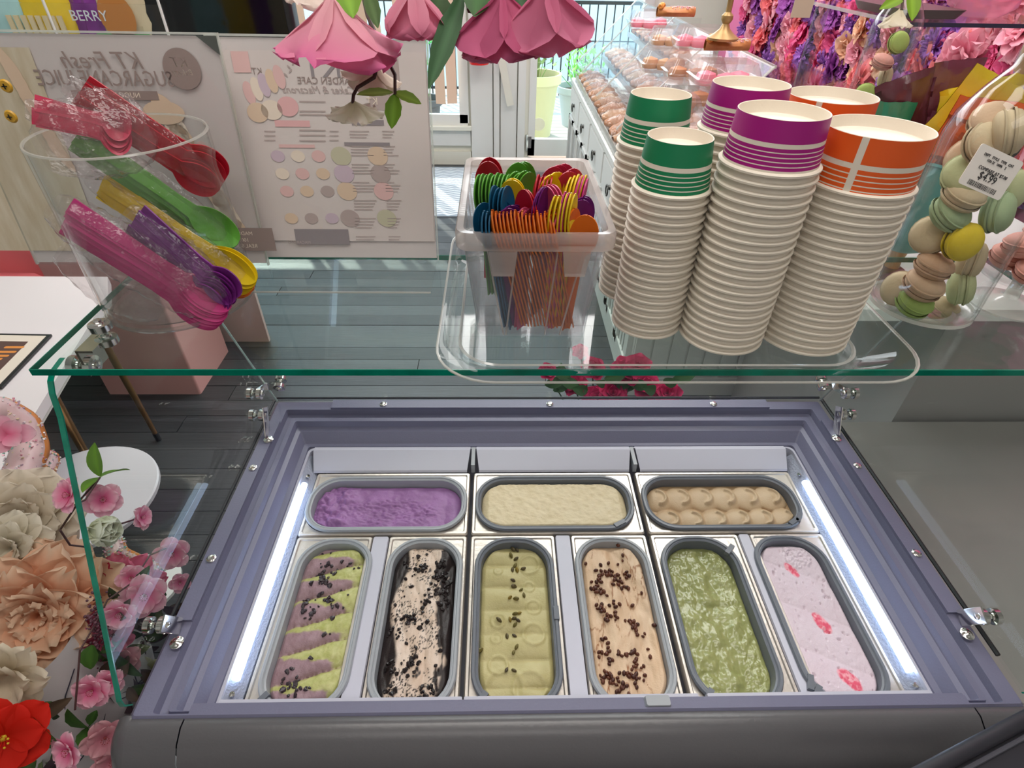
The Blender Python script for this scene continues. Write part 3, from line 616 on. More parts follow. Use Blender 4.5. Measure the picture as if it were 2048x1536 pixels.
# ---------------------------------------------------------------- acrylic tray, spoons bin, cups
ZT = 1.3125
ty = thing('serving_tray', 'clear acrylic serving tray with a raised lip under the paper cups', 'tray', (0, 0, 0))
part('tray_base', MB().loft([rr(-.045, .425, .512, .80, .05, ZT, 8), rr(-.045, .425, .512, .80, .05, ZT+.004, 8)], cap0=True, cap1=True), ACRYL, ty)
part('tray_wall', MB().loft([rr(-.045, .425, .512, .80, .05, ZT+.002, 8), rr(-.055, .435, .50, .812, .055, ZT+.008, 8), rr(-.060, .448, .472, .83, .06, ZT+.030, 8)]), ACRYL, ty)
part('tray_lip', MB().loft([rr(-.060, .448, .472, .83, .06, ZT+.030, 8), rr(-.067, .460, .449, .838, .065, ZT+.032, 8), rr(-.0685, .4615, .4475, .8395, .065, ZT+.0315, 8), rr(-.0685, .4615, .4475, .8395, .065, ZT+.030, 8), rr(-.066, .459, .450, .837, .065, ZT+.0295, 8)], mis=[0, 1, 1, 1]), [ACRYL, ACRYLEDGE], ty)
part('tray_rim_line', MB().loft([rr(-.044, .424, .5135, .80, .05, ZT+.0045, 8), rr(-.0455, .4255, .512, .802, .05, ZT+.007, 8), rr(-.0475, .4275, .510, .804, .05, ZT+.0055, 8)]), ACRYLEDGE, ty)
ZC = ZT+.0045
def cup_mesh(name, H, R, r, band, strip=None, n=48):
    # upside-down paper cup: rolled rim at z=0, base at the top
    P = [(R-.0015, .0008, 0), (R+.0004, .0, 0), (R+.0022, .0012, 0), (R+.0022, .0030, 0), (R+.0006, .0042, 0), (R-.0012, .0044, 0)]
    def rad(z): return R-.0012+(r-R+.0012)*(z-.0044)/(H-.0044)
    zs = []; z = .0044
    for (f0, f1) in band: zs += [(f0*H, 0), (f1*H, 1)]
    for z, mi in zs: P.append((rad(z), z, mi))
    P += [(rad(H-.0005), H-.0005, 1 if band and band[-1][1] > .97 else 0), (r-.0004, H, 0), (r-.0012, H-.0004, 0), (r-.0022, H-.011, 0), (r-.0024, H-.0115, 2), (0, H-.0115, 2)]
    b = MB(); prof = [(a, z) for a, z, m_ in P]; mis = [P[k+1][2] for k in range(len(P)-1)]; b.lathe(prof, n, mis=mis)
    if strip:
        b.m = [0 if (b.m[i] == 1 and (i % n) in strip) else b.m[i] for i in range(len(b.m))]
    return b
bandG = [(.10, .17), (.19, .25), (.27, .33), (.35, .41), (.43, .49), (.57, .995)]
bandG = [(.09, .155), (.175, .24), (.26, .325), (.345, .41), (.43, .50), (.585, .995)]
cups = {'green': (cup_mesh('cup_print', .053, .0405, .0335, bandG), GREEN), 'magenta': (cup_mesh('cup_print', .050, .0475, .0425, [(.13+(a-.09)*.955, .13+(b-.09)*.955) for a, b in bandG]), PURPLE), 'orange': (cup_mesh('cup_print', .0545, .0515, .0495, [(.03+(a-.09)*1.06, min(.995, .03+(b-.09)*1.06)) for a, b in bandG], strip=(30, )), ORANGE)}
cup_nested = {'green': cup_mesh('c', .053, .0405, .0335, [(.21, .25), (.27, .33), (.35, .41), (.43, .49), (.57, .995)]), 'magenta': cup_mesh('c', .050, .0475, .0425, [(.22, .26), (.35, .41), (.43, .49), (.57, .995)]), 'orange': cup_mesh('c', .0545, .0515, .0495, [(.30, .33), (.57, .995)])}
nmesh = {k: mb.mesh('paper_cup', [PAPERW, cups[k][1], PAPERIN], True, 30) for k, mb in cup_nested.items()}
cmesh = {k: mb.mesh('paper_cup', [PAPERW, pm_, PAPERIN], True, 30) for k, (mb, pm_) in cups.items()}
for col, (x, y), ztop, n, where in (('green', (.186, .606), 1.487, 19, 'lower green-topped stack beside the spoon bin'), ('green', (.181, .690), 1.509, 22, 'taller green-topped stack behind the lower one'),
                            ('magenta', (.2725, .580), 1.521, 22, 'nearer magenta-topped stack'), ('magenta', (.285, .704), 1.521, 22, 'magenta-topped stack at the rear of the tray'),
                            ('orange', (.373, .582), 1.502, 21, 'nearer orange-topped stack'), ('orange', (.392, .722), 1.502, 21, 'orange-topped stack at the rear of the tray')):
    sp = (ztop-ZC)/(n-1)
    for k in range(n):
        i = n-1-k
        o = link('paper_cup', (nmesh if k else cmesh)[col], None, (x, y, ZC+i*sp)); o.rotation_euler = (0, 0, rnd.uniform(0, 6.28) if k else (0.0 if col != 'orange' else 0))
        tag(o, (f'{col} banded paper cup topping the {where}' if k == 0 else f'{ORD[k]} white cup down the {where}'), 'paper cup', f'paper cups in the {where}')
# spoon bin
bn = thing('spoon_bin', 'clear ribbed plastic bin full of coloured spoons in the tray', 'bin', (.04, .68, ZC))
def binring(s, z, r=.012): return rr(-.066-s, .066+s, -.108-s, .108+s, r, z, 4)
part('bin_wall', MB().loft([binring(0, 0), binring(.002, .03), binring(.012, .122)], cap0=True), FROST2, bn)
part('bin_wall', MB().loft([binring(-.002, .002), binring(.0, .03), binring(.010, .122)], cap0=True), FROST2, bn, label='inner face of the bin')
part('bin_rim', MB().loft([binring(.011, .122), binring(.018, .119, .014), binring(.0195, .121, .015), binring(.0195, .136, .015), binring(.018, .139, .014), binring(.011, .138), binring(.0105, .124)]), FROST, bn)
for yy, s_ in ((-.1205, -1), (.1205, 1)):
    for x0 in (-.050, .028):
        b = MB(); b.add([(x0, yy+s_*.0070, .120), (x0+.030, yy+s_*.0070, .120), (x0+.026, yy+s_*.0035, .092), (x0+.004, yy+s_*.0035, .092), (x0, yy+s_*.0095, .120), (x0+.030, yy+s_*.0095, .120), (x0+.026, yy+s_*.006, .090), (x0+.004, yy+s_*.006, .090)], [(0, 1, 2, 3), (4, 7, 6, 5), (3, 2, 6, 7), (0, 3, 7, 4), (1, 5, 6, 2)])
        part('bin_tab', b, FROST, bn, False)
for x0, x1 in ((-.052, -.034), (-.020, -.031), (.024, .016), (.052, .034)):
    part('bin_rib', MB().tube([(x0, -.1195, .12), (x1, -.109, .003)], .0011, 6), FROST, bn)
for yy in (-.07, -.02, .03, .08):
    for s_ in (-1, 1): part('bin_rib', MB().tube([(s_*.0785, yy, .12), (s_*.067, yy*.95, .003)], .0011, 6), FROST, bn)
def spoon_bm(col, L=.150, bw=.0158, bl=.048):
    b = MB(); P = []; n = 30
    for i in range(n+1):
        v = i/12*(1-bl/L) if i <= 12 else (1-bl/L)+(bl/L)*(1-math.cos(math.pi*(i-12)/18))/2
        v = min(v, 1.0); z = L*v
        if z < L-bl: wd = .0048+.0022*(1-z/(L-bl))+.0015*sst(np.array(z), L-bl-.02, L-bl)*1.0
        else:
            q = (z-(L-bl))/bl; wd = max(.0007, bw*math.sqrt(max(0, 1-(2*q-1)**2*1.0))*(1) if q > .12 else .0063+(bw*math.sqrt(1-(2*.12-1)**2)-.0063)*q/.12)
        q = max(0, (z-(L-bl))/bl); dish = -.005*math.sin(math.pi*q)
        P.append([(float(wd)*u, dish*(1-u*u*.9)+.0, z) for u in (-1, -.75, -.35, 0, .35, .75, 1)])
    b.grid(P, 0, col); b.grid([[(x, y+.0016, z) for x, y, z in r_][::-1] for r_ in P], 0, col)
    R0 = [r_[0] for r_ in P]; R1 = [r_[-1] for r_ in P]
    b.grid([[(x, y, z), (x, y+.0016, z)] for x, y, z in R0], 0, col); b.grid([[(x, y+.0016, z), (x, y, z)] for x, y, z in R1], 0, col)
    return b
SC = {'orange': (.86, .20, .01), 'yellow': (.90, .66, .01), 'red': (.55, .01, .03), 'crimson': (.56, .03, .09), 'green': (.13, .42, .05), 'blue': (.01, .14, .28), 'purple': (.20, .02, .22), 'pink': (.72, .10, .24), 'magenta': (.62, .03, .22)}
smesh = {k: spoon_bm(c).mesh('plastic_spoon', SPOON, True, 60) for k, c in SC.items()}
def lx(px, py, z=1.452): p = onz(px, py, z); return p
# (pixel of the spoon tip, colour, how many, step in x and y, yaw of the bowl's face, lean x, lean y, label)
ROWS = [((982, 437), 'orange', 17, (.0039, .0), 88, -.30, .05, 'row of orange spoons standing edge-on along the near side of the bin'),
        ((1112, 447), 'orange', 2, (.001, .006), 5, -.10, .10, 'orange spoons facing out near the bin front'),
        ((1140, 420), 'orange', 2, (.004, .003), 55, -.05, .05, 'orange spoons turned sideways beside the purple pair'),
        ((1178, 432), 'orange', 1, (.0, .0), -20, .10, .05, 'single orange spoon in the near corner of the bin'),
        ((965, 435), 'blue', 3, (.0035, .0), 80, -.20, .05, 'blue spoons edge-on at the end of the orange row'),
        ((962, 408), 'blue', 2, (.005, .006), 35, -.25, .05, 'blue spoons beside the dark blue cluster'),
        ((985, 375), 'blue', 4, (.0045, .002), 65, -.15, .02, 'blue spoons tucked behind the purple ones'),
        ((992, 405), 'blue', 4, (.003, .004), 20, -.10, .1, 'dark blue spoons facing out behind the orange row'),
        ((1010, 422), 'purple', 6, (.002, .0045), 15, -.05, .15, 'purple spoons lying low behind the orange row'),
        ((955, 350), 'green', 6, (.0042, .001), 70, -.1, .05, 'green spoons fanned at the end of the bin'),
        ((985, 350), 'green', 5, (.0042, .001), 72, -.05, .05, 'green spoons beside the first green fan'),
        ((976, 325), 'red', 3, (.001, .006), 0, 0, 0, 'red spoons standing at the far end of the bin'),
        ((1036, 328), 'green', 3, (.004, .005), 10, .05, 0, 'green spoons standing upright at the far side of the bin'),
        ((1030, 345), 'green', 4, (.005, .001), 40, .1, 0, 'green spoons leaning behind the yellow spoon'),
        ((1025, 356), 'yellow', 2, (.001, .005), -8, .03, 0, 'broad yellow spoons standing in the middle of the bin'),
        ((1052, 378), 'red', 2, (.002, .003), -50, .05, 0, 'red spoons beside the broad yellow spoon'),
        ((1075, 353), 'red', 5, (.004, .001), 75, 0, 0, 'red spoons edge-on in the middle of the bin'),
        ((1046, 420), 'pink', 3, (.003, .003), 50, .02, .05, 'pink spoons in the centre in front of the red ones'),
        ((1078, 378), 'purple', 3, (.003, .004), 60, 0, 0, 'deep purple spoons in the middle of the bin'),
        ((1095, 368), 'pink', 3, (.004, .002), -40, .05, 0, 'pink spoons between the purple and the yellow ones'),
        ((1110, 332), 'crimson', 3, (.006, .002), 5, .1, 0, 'crimson spoons standing at the far corner of the bin'),
        ((1138, 345), 'crimson', 3, (.003, .003), 15, .1, 0, 'crimson spoons beside the far yellow ones'),
        ((1100, 352), 'yellow', 4, (.003, .003), 35, .05, 0, 'yellow spoons near the far crimson ones'),
        ((1140, 352), 'yellow', 5, (.0042, .0), 70, .1, 0, 'yellow spoons edge-on close to the far corner'),
        ((1108, 390), 'yellow', 6, (.0042, .0005), 72, 0, 0, 'yellow spoons fanned in front of the pink ones'),
        ((1128, 388), 'magenta', 2, (.004, .001), 70, 0, 0, 'magenta spoons within the yellow fan'),
        ((1160, 355), 'magenta', 3, (.004, .001), 75, .12, 0, 'magenta spoons edge-on against the bin side'),
        ((1165, 402), 'purple', 3, (.002, .008), 10, .1, 0, 'purple spoons facing out at the bin side'),
        ((1110, 425), 'pink', 3, (.004, .001), 65, 0, 0, 'pink spoons edge-on behind the orange ones')]
bc = Vector((.04, .68))
for (px, py), c, n, (dx, dy), yaw, lx_, ly_, lab in ROWS:
    zt = 1.318+.158-.0*py; zq = 1.490 if py < 395 else 1.472; p = lx(px, py, zq)
    p.x = min(max(p.x, -.030), .108); p.y = min(max(p.y, .568), .785)
    for k in range(n):
        tip = Vector((p.x+dx*k, p.y+dy*k, zq+rnd.uniform(-.002, .003)))
        foot = Vector((min(max(tip.x-lx_*.12, -.018), .098), min(max(tip.y+ly_*.1, .585), .775), tip.z-.148))
        ax = (tip-foot).normalized(); o = link('plastic_spoon', smesh[c], None)
        q = ax.to_track_quat('Z', 'Y'); tip.z = tip.z
        ya = math.radians(yaw+rnd.uniform(-3, 3))
        M4 = frame_mat(tip-ax*.150, ax, (math.sin(ya), -math.cos(ya), 0)); o.matrix_world = M4
        tag(o, f'{ORD[k]} of the {lab}'.replace('topmost of the single', 'the').replace('topmost', 'first') if n > 1 else lab, 'spoon', lab)

# ---------------------------------------------------------------- menus in acrylic holders
def menu(name, label, x0, x1, y0, y1, z1, base=True):
    # sheet from (y0, shelf) leaning back to (y1, z1); local x right, local y up the sheet, local z toward the server
    t = thing(name, label, 'menu sign', ((x0+x1)/2, y0, 1.3125)); W = x1-x0; Hh = math.hypot(y1-y0, z1-1.3125)
    d = Vector((0, y1-y0, z1-1.3125)).normalized(); nrm = Vector((0, -d.z, d.y)); A = Matrix((Vector((1, 0, 0)), d, nrm)).transposed().to_4x4()
    part('printed_sheet', MB().box((-W/2, .004, -.0004), (W/2, Hh, .0004), mat=A), M('menu_paper', (.72, .63, .61), .7, noise=(7, (.76, .69, .67), .3)), t, False)
    part('acrylic_panel', MB().box((-W/2-.003, .001, .0012), (W/2+.003, Hh+.003, .0022), mat=A), ACRYL, t, False)
    part('acrylic_panel', MB().box((-W/2-.003, .001, -.003), (W/2+.003, Hh+.003, -.002), mat=A), ACRYL, t, False, label='rear acrylic panel')
    part('acrylic_edge', MB().box((-W/2-.003, Hh+.001, -.003), (W/2+.003, Hh+.0035, .0022), mat=A).box((W/2+.001, .001, -.003), (W/2+.003, Hh+.003, .0022), mat=A).box((-W/2-.003, .001, -.003), (-W/2-.001, Hh+.003, .0022), mat=A), ACRYLEDGE, t, False)
    if base:
        part('acrylic_base', MB().box((-W/2, -.098, .0), (W/2, .0, .0015)), ACRYL, t, False)
        part('acrylic_base_edge', MB().box((-W/2, -.0995, .0), (W/2, -.098, .002)).box((-W/2-.001, -.098, .0), (-W/2, 0, .002)), ACRYLEDGE, t, False)
    return t, A, W, Hh
PR = 0.0026
def onsheet(A, x, y, rot=0): return A @ Matrix.Translation((x, y, PR)) @ Matrix.Rotation(rot, 4, 'Z')
inkp = {k: M('print_'+k, c, .8) for k, c in dict(brown=(.30, .23, .21), grey=(.27, .24, .25), pale=(.44, .36, .34), pink=(.72, .42, .42), green=(.52, .50, .36), tan=(.68, .52, .38), cream=(.76, .66, .55), mauve=(.56, .45, .52), rose=(.70, .46, .44)).items()}
def disc(b, A, x, y, rx, ry, mi=0, z=PR, n=20, rot=0):
    c_, s_ = math.cos(rot), math.sin(rot)
    b.add([(x+rx*math.cos(6.2832*i/n)*c_-ry*math.sin(6.2832*i/n)*s_, y+rx*math.cos(6.2832*i/n)*s_+ry*math.sin(6.2832*i/n)*c_, z) for i in range(n)], [tuple(range(n))], mi, A)
def rect(b, A, x0, y0, x1, y1, mi=0, z=PR): b.add([(x0, y0, z), (x1, y0, z), (x1, y1, z), (x0, y1, z)], [(0, 1, 2, 3)], mi, A)
# right menu
t, A, W, Hh = menu('menu_sign', 'faded ice cream and macaron menu seen from behind in an upright acrylic holder', -.366, -.092, .7815, .835, 1.591)
def mp(px, py):   # pixel -> sheet coordinates
    d = ray(px, py); n_ = A.to_3x3().col[2]; o = Vector(t.location); s_ = (o-CAM).dot(n_)/d.dot(n_); q = (CAM+d*s_)-o; return q.x, q.dot(A.to_3x3().col[1])
def tx(s, px, py, size, mat, sh=0, sx=1, rot=0):
    x, y = mp(px, py); return text_obj('lettering', s, size, inkp[mat] if isinstance(mat, str) else mat, t, onsheet(A, x, y, rot), True, sh, sx=sx, ext=.0001)
b = MB()
rect(b, A, *mp(480, 480), *mp(850, 105), 0, PR-.0006)
part('print_area', b, M('print_wash', (.70, .61, .58), .8, noise=(5, (.73, .66, .63), .3)), t, False)
tx('KT', 645, 133, .040, 'grey'); tx('GARDEN CAFE', 655, 162, .0115, 'brown'); tx('Cakes & Macarons', 640, 180, .0125, 'pale', .35)
tx('KT', 515, 143, .011, 'brown'); tx('KT', 745, 203, .012, 'cream')
b = MB(); col6 = list(inkp.values()); K = {k: i for i, k in enumerate(inkp)}
rect(b, A, *mp(470, 145), *mp(497, 103), K['rose'])
for k, c in enumerate(('rose', 'cream', 'mauve', 'tan', 'rose')):
    x, y = mp(500+k*15, 186-k*8); disc(b, A, x, y, .007, .014, K[c], PR+.0001*k, rot=.2)
for px, py, c in ((517, 225, 'tan'), (545, 220, 'cream'), (577, 213, 'pink')): x, y = mp(px, py); disc(b, A, x, y, .014, .012, K[c], PR+.0002)
rect(b, A, *mp(552, 253), *mp(620, 241), K['pink']); rect(b, A, *mp(705, 250), *mp(768, 240), K['grey']); rect(b, A, *mp(690, 291), *mp(780, 285), K['grey']); rect(b, A, *mp(560, 295), *mp(630, 289), K['rose'])
rect(b, A, *mp(594, 488), *mp(697, 458), K['grey']); rect(b, A, *mp(742, 220), *mp(796, 104), K['pale'], PR-.0003)
for j, py in enumerate((312, 347, 382, 436)):
    for i, px in enumerate((557, 597, 638)):
        x, y = mp(px+j*9, py); disc(b, A, x, y, .0095, .0075, K[('mauve', 'cream', 'rose', 'tan', 'pale')[(i+j) % 5]], rot=-.1)
    for i, px in enumerate((683, 756)):
        x, y = mp(px+j*6, py); disc(b, A, x, y, .014, .012, K[('green', 'mauve', 'tan', 'pale', 'rose')[(i*2+j) % 5]], rot=-.3)
for py in range(262, 480, 6):
    for px0, px1 in ((700, 745), (765, 795)):
        if py % 36 < 26: rect(b, A, *mp(px0+(py-262)*.06, py+1), *mp(px1-(py % 5)*3+(py-262)*.06, py-.3), K['pale'])
for py in (203, 222, 229, 260, 270, 281): rect(b, A, *mp(600, py+1.2), *mp(652, py-.6), K['pale']); 
for py in (262, 271, 280): rect(b, A, *mp(530, py+1), *mp(552, py-.6), K['pale']); rect(b, A, *mp(660, py+1), *mp(678, py-.6), K['pale'])
for i in range(5):
    x, y = mp(585-3*i+ (6 if i % 2 else 0), 118+8*i); disc(b, A, x, y, .003, .001, K['pale'], rot=.8 if i % 2 else -.8)
part('printed_picture', b, col6, t, False, stuff=True)
tx('MACARONS', 600, 484, .006, 'pale')
# left menu, nearer and lower corner behind the cylinder
t, A, W, Hh = menu('menu_sign', 'faded sugarcane juice poster seen from behind in a tilted acrylic holder behind the glass cylinder', -.665, -.338, .762, .795, 1.597, False)
b = MB(); rect(b, A, *mp(0, 500), *mp(60, 95), 0, PR-.0006); part('print_area', b, M('cane_picture', (.60, .50, .34), .8, noise=(18, (.72, .64, .50), .2), stretch=(5, 1, 1)), t, False)
b = MB()
for i in range(9): 
    x, y = mp(15+i*14, 120+i*24); disc(b, A, x, y, .006, .022, 0, PR+.0001*i, rot=.5)
for i in range(14):
    x, y = mp(330+i*12, 215+i*20); disc(b, A, x, y, .012, .018, 1 if i % 3 else 2, PR-.0002, rot=.6)
x, y = mp(330, 225); disc(b, A, x, y, .026, .014, 2, PR+.0002); disc(b, A, *mp(415, 330), .012, .03, 3, PR)
x, y = mp(366, 138); disc(b, A, x, y, .0225, .0225, 4, PR+.0001, 40)
rect(b, A, *mp(150, 198), *mp(316, 182), 4); rect(b, A, *mp(455, 500), *mp(545, 455), 4, PR)
part('printed_picture', b, [inkp['tan'], inkp['cream'], inkp['tan'], inkp['rose'], inkp['brown']], t, False)
tx('KT', 362, 125, .0155, 'cream', .2); tx('Bakery', 368, 145, .009, 'cream', .3)
tx('KT Fresh', 208, 122, .026, 'brown', .35); tx('SUGARCANE JUICE', 212, 158, .0245, 'brown', 0, .80); tx('NUOC MIA TUOI', 230, 190, .0085, 'cream'); tx('Fresh & Natural', 240, 212, .008, 'pale', .4)
tx('MADE F', 488, 466, .0075, 'cream'); tx('100%', 488, 479, .0075, 'cream'); tx('REAL SUG', 493, 491, .0075, 'cream')
part('corner_clip', MB().add([(W/2-.022, Hh, .003), (W/2+.002, Hh, .003), (W/2+.002, Hh-.02, .003)], [(0, 2, 1)], 0, A), M('dark_corner', (.08, .09, .08), .5), t, False)
for px, py in ((12, 172), (22, 233)):
    p = ony(px, py, .755); g = solo('yellow_badge', MB().lathe([(0, .002), (.006, .002), (.0075, 0)], 20, mat=Matrix.Rotation(math.pi/2, 4, 'X')), M('yellow_badge', (.65, .36, .03), .4), 'round yellow badge hanging beside the poster' if py > 200 else 'round yellow badge above the other badge by the poster', 'badge', p)
    link('badge_mark', MB().box((-.003, -.0035, -.0006), (.003, -.0028, .0006)).box((-.0006, -.0035, -.003), (.0006, -.0028, .003)).mesh('badge_mark', BLACK, False), g)

# ---------------------------------------------------------------- glass cylinder with bagged spoons
cyl = thing('glass_cylinder', 'clear glass cylinder vase holding bagged plastic spoons on the glass shelf', 'vase', (-.418, .668, 1.3125))
part('glass_wall', MB().lathe([(0, .001), (.080, .001), (.088, .003), (.0905, .008), (.0905, .206)], 64), ACRYL, cyl)
part('glass_wall', MB().lathe([(.0875, .206), (.0875, .014), (.08, .008), (0, .007)], 64), ACRYL, cyl, label='inner glass face')
part('glass_rim', MB().lathe([(.0872, .2055), (.0880, .2072), (.090, .2072), (.0908, .2055)], 64), ACRYLEDGE, cyl)
part('glass_base', MB().lathe([(.0905, .010), (.0912, .005), (.088, .0015), (.082, .001)], 64), MG('thick_base', (.80, .80, .78), .05, 1.8, .08, (.8, .8, .8)), cyl)
cylc = Vector((-.418, .668, 1.3125))
def film(pts, r0, r1, seed, n=20, m=22):         # crinkled plastic bag round an axis
    r = np.random.RandomState(seed); P = []
    a, b_ = Vector(pts[0]), Vector(pts[1]); ax = (b_-a); M4 = frame_mat(a, ax, (0, -1, .3)); L = ax.length
    for i in range(m+1):
        v = i/m; R = (r0*(1-v)+r1*v)*(math.sin(math.pi*min(1, max(.04, v*.92+.06)))**.35)
        P.append([(R*(1+.22*(r.rand()-.5))*math.cos(6.2832*k/n), R*.62*(1+.3*(r.rand()-.5))*math.sin(6.2832*k/n), L*v) for k in range(n)])
    for q in P: q.append(q[0])
    b = MB(); b.grid(P, mat=M4); return b
big = {}
def pack(label, c, a, b_, n, wid=.05, face=0, seed=1, bag=True, L=.128):
    a, b_ = Vector(a), Vector(b_); t = thing('spoon_pack', label, 'bag of spoons', a, 0, 'bagged spoons in the glass cylinder'); ax = b_-a
    k_ = ax.length/.128; r = random.Random(seed)
    M4 = frame_mat((0, 0, 0), ax, (0, -.6, .8)); side = M4.to_3x3().col[0]; nrm = M4.to_3x3().col[1]
    for k in range(n):
        o = link('plastic_spoon', smesh[c], t); f = (k-(n-1)/2)
        q = Matrix.Translation(side*f*wid/n*(1-face)+nrm*(f*.0024)+Vector((r.uniform(-.002, .002), r.uniform(-.002, .002), 0))) @ M4 @ Matrix.Rotation(math.radians((75 if k % 2 else 60)*(1-face)+r.uniform(-8, 8)), 4, 'Z')
        o.matrix_local = q @ Matrix.Diagonal((1.15, 1.15, k_, 1))
    if bag: part('bag_film', film([(-ax*.10), ax*1.08], wid*.50, wid*.58, seed), FILM, t, ang=30)
    return t
def cy(px, py, y): p = ony(px, py, y); return p
pack('bag of pink spoons lying lowest and nearest in the glass cylinder', 'magenta', cy(135, 432, .615), cy(408, 608, .60), 12, .062, .55, 1)
pack('bag of purple spoons beside the pink bag in the glass cylinder', 'purple', cy(270, 440, .62), cy(438, 585, .60), 10, .046, .3, 2)
pack('bag of yellow spoons under the green one in the glass cylinder', 'yellow', cy(205, 372, .66), cy(466, 545, .64), 7, .036, .6, 3)
pack('bag of bright green spoons across the middle of the glass cylinder', 'green', cy(155, 275, .655), cy(428, 465, .665), 8, .042, .7, 4)
pack('bag of red spoons on top sticking out of the glass cylinder', 'red', cy(160, 185, .66), cy(408, 345, .70), 8, .036, .3, 5)
pack('bag of dark red spoons poking out over the cylinder rim', 'crimson', cy(68, 222, .63), cy(235, 262, .66), 5, .03, .5, 6)
pack('bag of orange spoons at the bottom behind the purple bag', 'orange', cy(330, 460, .70), cy(478, 565, .66), 3, .02, .5, 8)
solo('crumpled_film', film([cy(80, 300, .62), cy(300, 250, .66)], .035, .05, 9, 16, 16), FILM, 'crumpled empty clear film over the rim of the glass cylinder', 'plastic film', ang=20)
solo('crumpled_film', film([cy(120, 500, .66), cy(330, 620, .66)], .03, .045, 10, 16, 16), FILM, 'crumpled clear film at the bottom of the glass cylinder', 'plastic film', ang=20)

# ---------------------------------------------------------------- macaron bottles
def mac_mesh(c, f, s=.021):
    b = MB(); n = 20; r = random.Random(int(c[0]*999))
    for sgn in (1, -1):
        z0 = .0028*sgn; pr = [(s, 0), (s*1.0, .0025*sgn), (s*.93, .006*sgn), (s*.7, .0095*sgn), (s*.35, .0112*sgn), (0, .0116*sgn)]
        pr = [(a, z+z0) for a, z in pr]
        if sgn < 0: pr = pr[::-1]
        b.lathe(pr, n, col=c)
        foot = [(s*1.06*(1+r.uniform(-.02, .02)), z0), (s*1.07, z0+.0018*sgn), (s*.98, z0+.0026*sgn)]; b.lathe(foot if sgn > 0 else foot[::-1], n, col=tuple(q*.9 for q in c))
    b.lathe([(s*.95, -.003), (s*.99, 0), (s*.95, .003)], n, col=f); return b.mesh('macaron', MAC, True, 50)
MC = {'cream': (.62, .50, .32), 'tan': (.60, .38, .24), 'pale green': (.52, .55, .30), 'mint green': (.36, .46, .26), 'yellow': (.72, .54, .02), 'green': (.36, .48, .14), 'peach': (.66, .46, .30), 'pink': (.70, .33, .27), 'lime': (.40, .50, .12)}
mm_ = {k: mac_mesh(c, tuple(min(1, q*1.1) for q in c)) for k, c in MC.items()}
def bottle(label, loc, R, Hb, Hn, s=1):
    t = thing('glass_bottle', label, 'bottle', loc); rn = R*.45
    pr = [(0, .001), (R*.86, .001), (R*.97, .004), (R, .012), (R, Hb), (R*.93, Hb+R*.35), (R*.70, Hb+R*.75), (rn, Hb+R*1.1), (rn, Hn)]
    part('bottle_wall', MB().lathe(pr, 48), MG('bottle_glass', (.96, .97, .97), .02, 1.5), t)
    part('bottle_wall', MB().lathe([(a*.955, z+.003) for a, z in pr][::-1], 48), ACRYL, t, label='inner face of the bottle')
    part('bottle_foot', MB().lathe([(R*.99, .009), (R*1.0, .004), (R*.9, .0005), (R*.7, .0008), (R*.6, .004)], 48), ACRYLEDGE, t)
    part('cork', MB().lathe([(0, Hn-.03), (rn*.9, Hn-.03), (rn*1.0, Hn), (rn*1.05, Hn+.03), (0, Hn+.032)], 24), M('cork', (.48, .28, .14), .8, bump=(90, .8), noise=(60, (.36, .20, .10), .2)), t); return t
BX, BY, BZ, BR = .5665, .652, 1.3125, .063
b1 = bottle('tall clear corked bottle of macarons with a white price tag', (BX, BY, BZ), BR, .215, .31)
def macs(lst, Y=None, cc=(BX, BY), BRr=BR, group='macarons in the tall tagged bottle', suf='in the tall tagged bottle', zmin=0):
    for i, (px, py, depth, c, ax, roll, desc) in enumerate(lst):
        p = ony(px, py, cc[1]+depth); v = Vector((p.x-cc[0], p.y-cc[1])); mxr = BRr-.027
        if v.length > mxr: v = v.normalized()*mxr
        p.x, p.y = cc[0]+v.x, cc[1]+v.y
        o = link('macaron', mm_[c]); o.matrix_world = frame_mat(p, ax) @ Matrix.Rotation(roll, 4, 'Z'); s = rnd.uniform(1.0, 1.12); o.scale = (s, s, s)
        tag(o, f'{desc} {suf}', 'macaron', group)
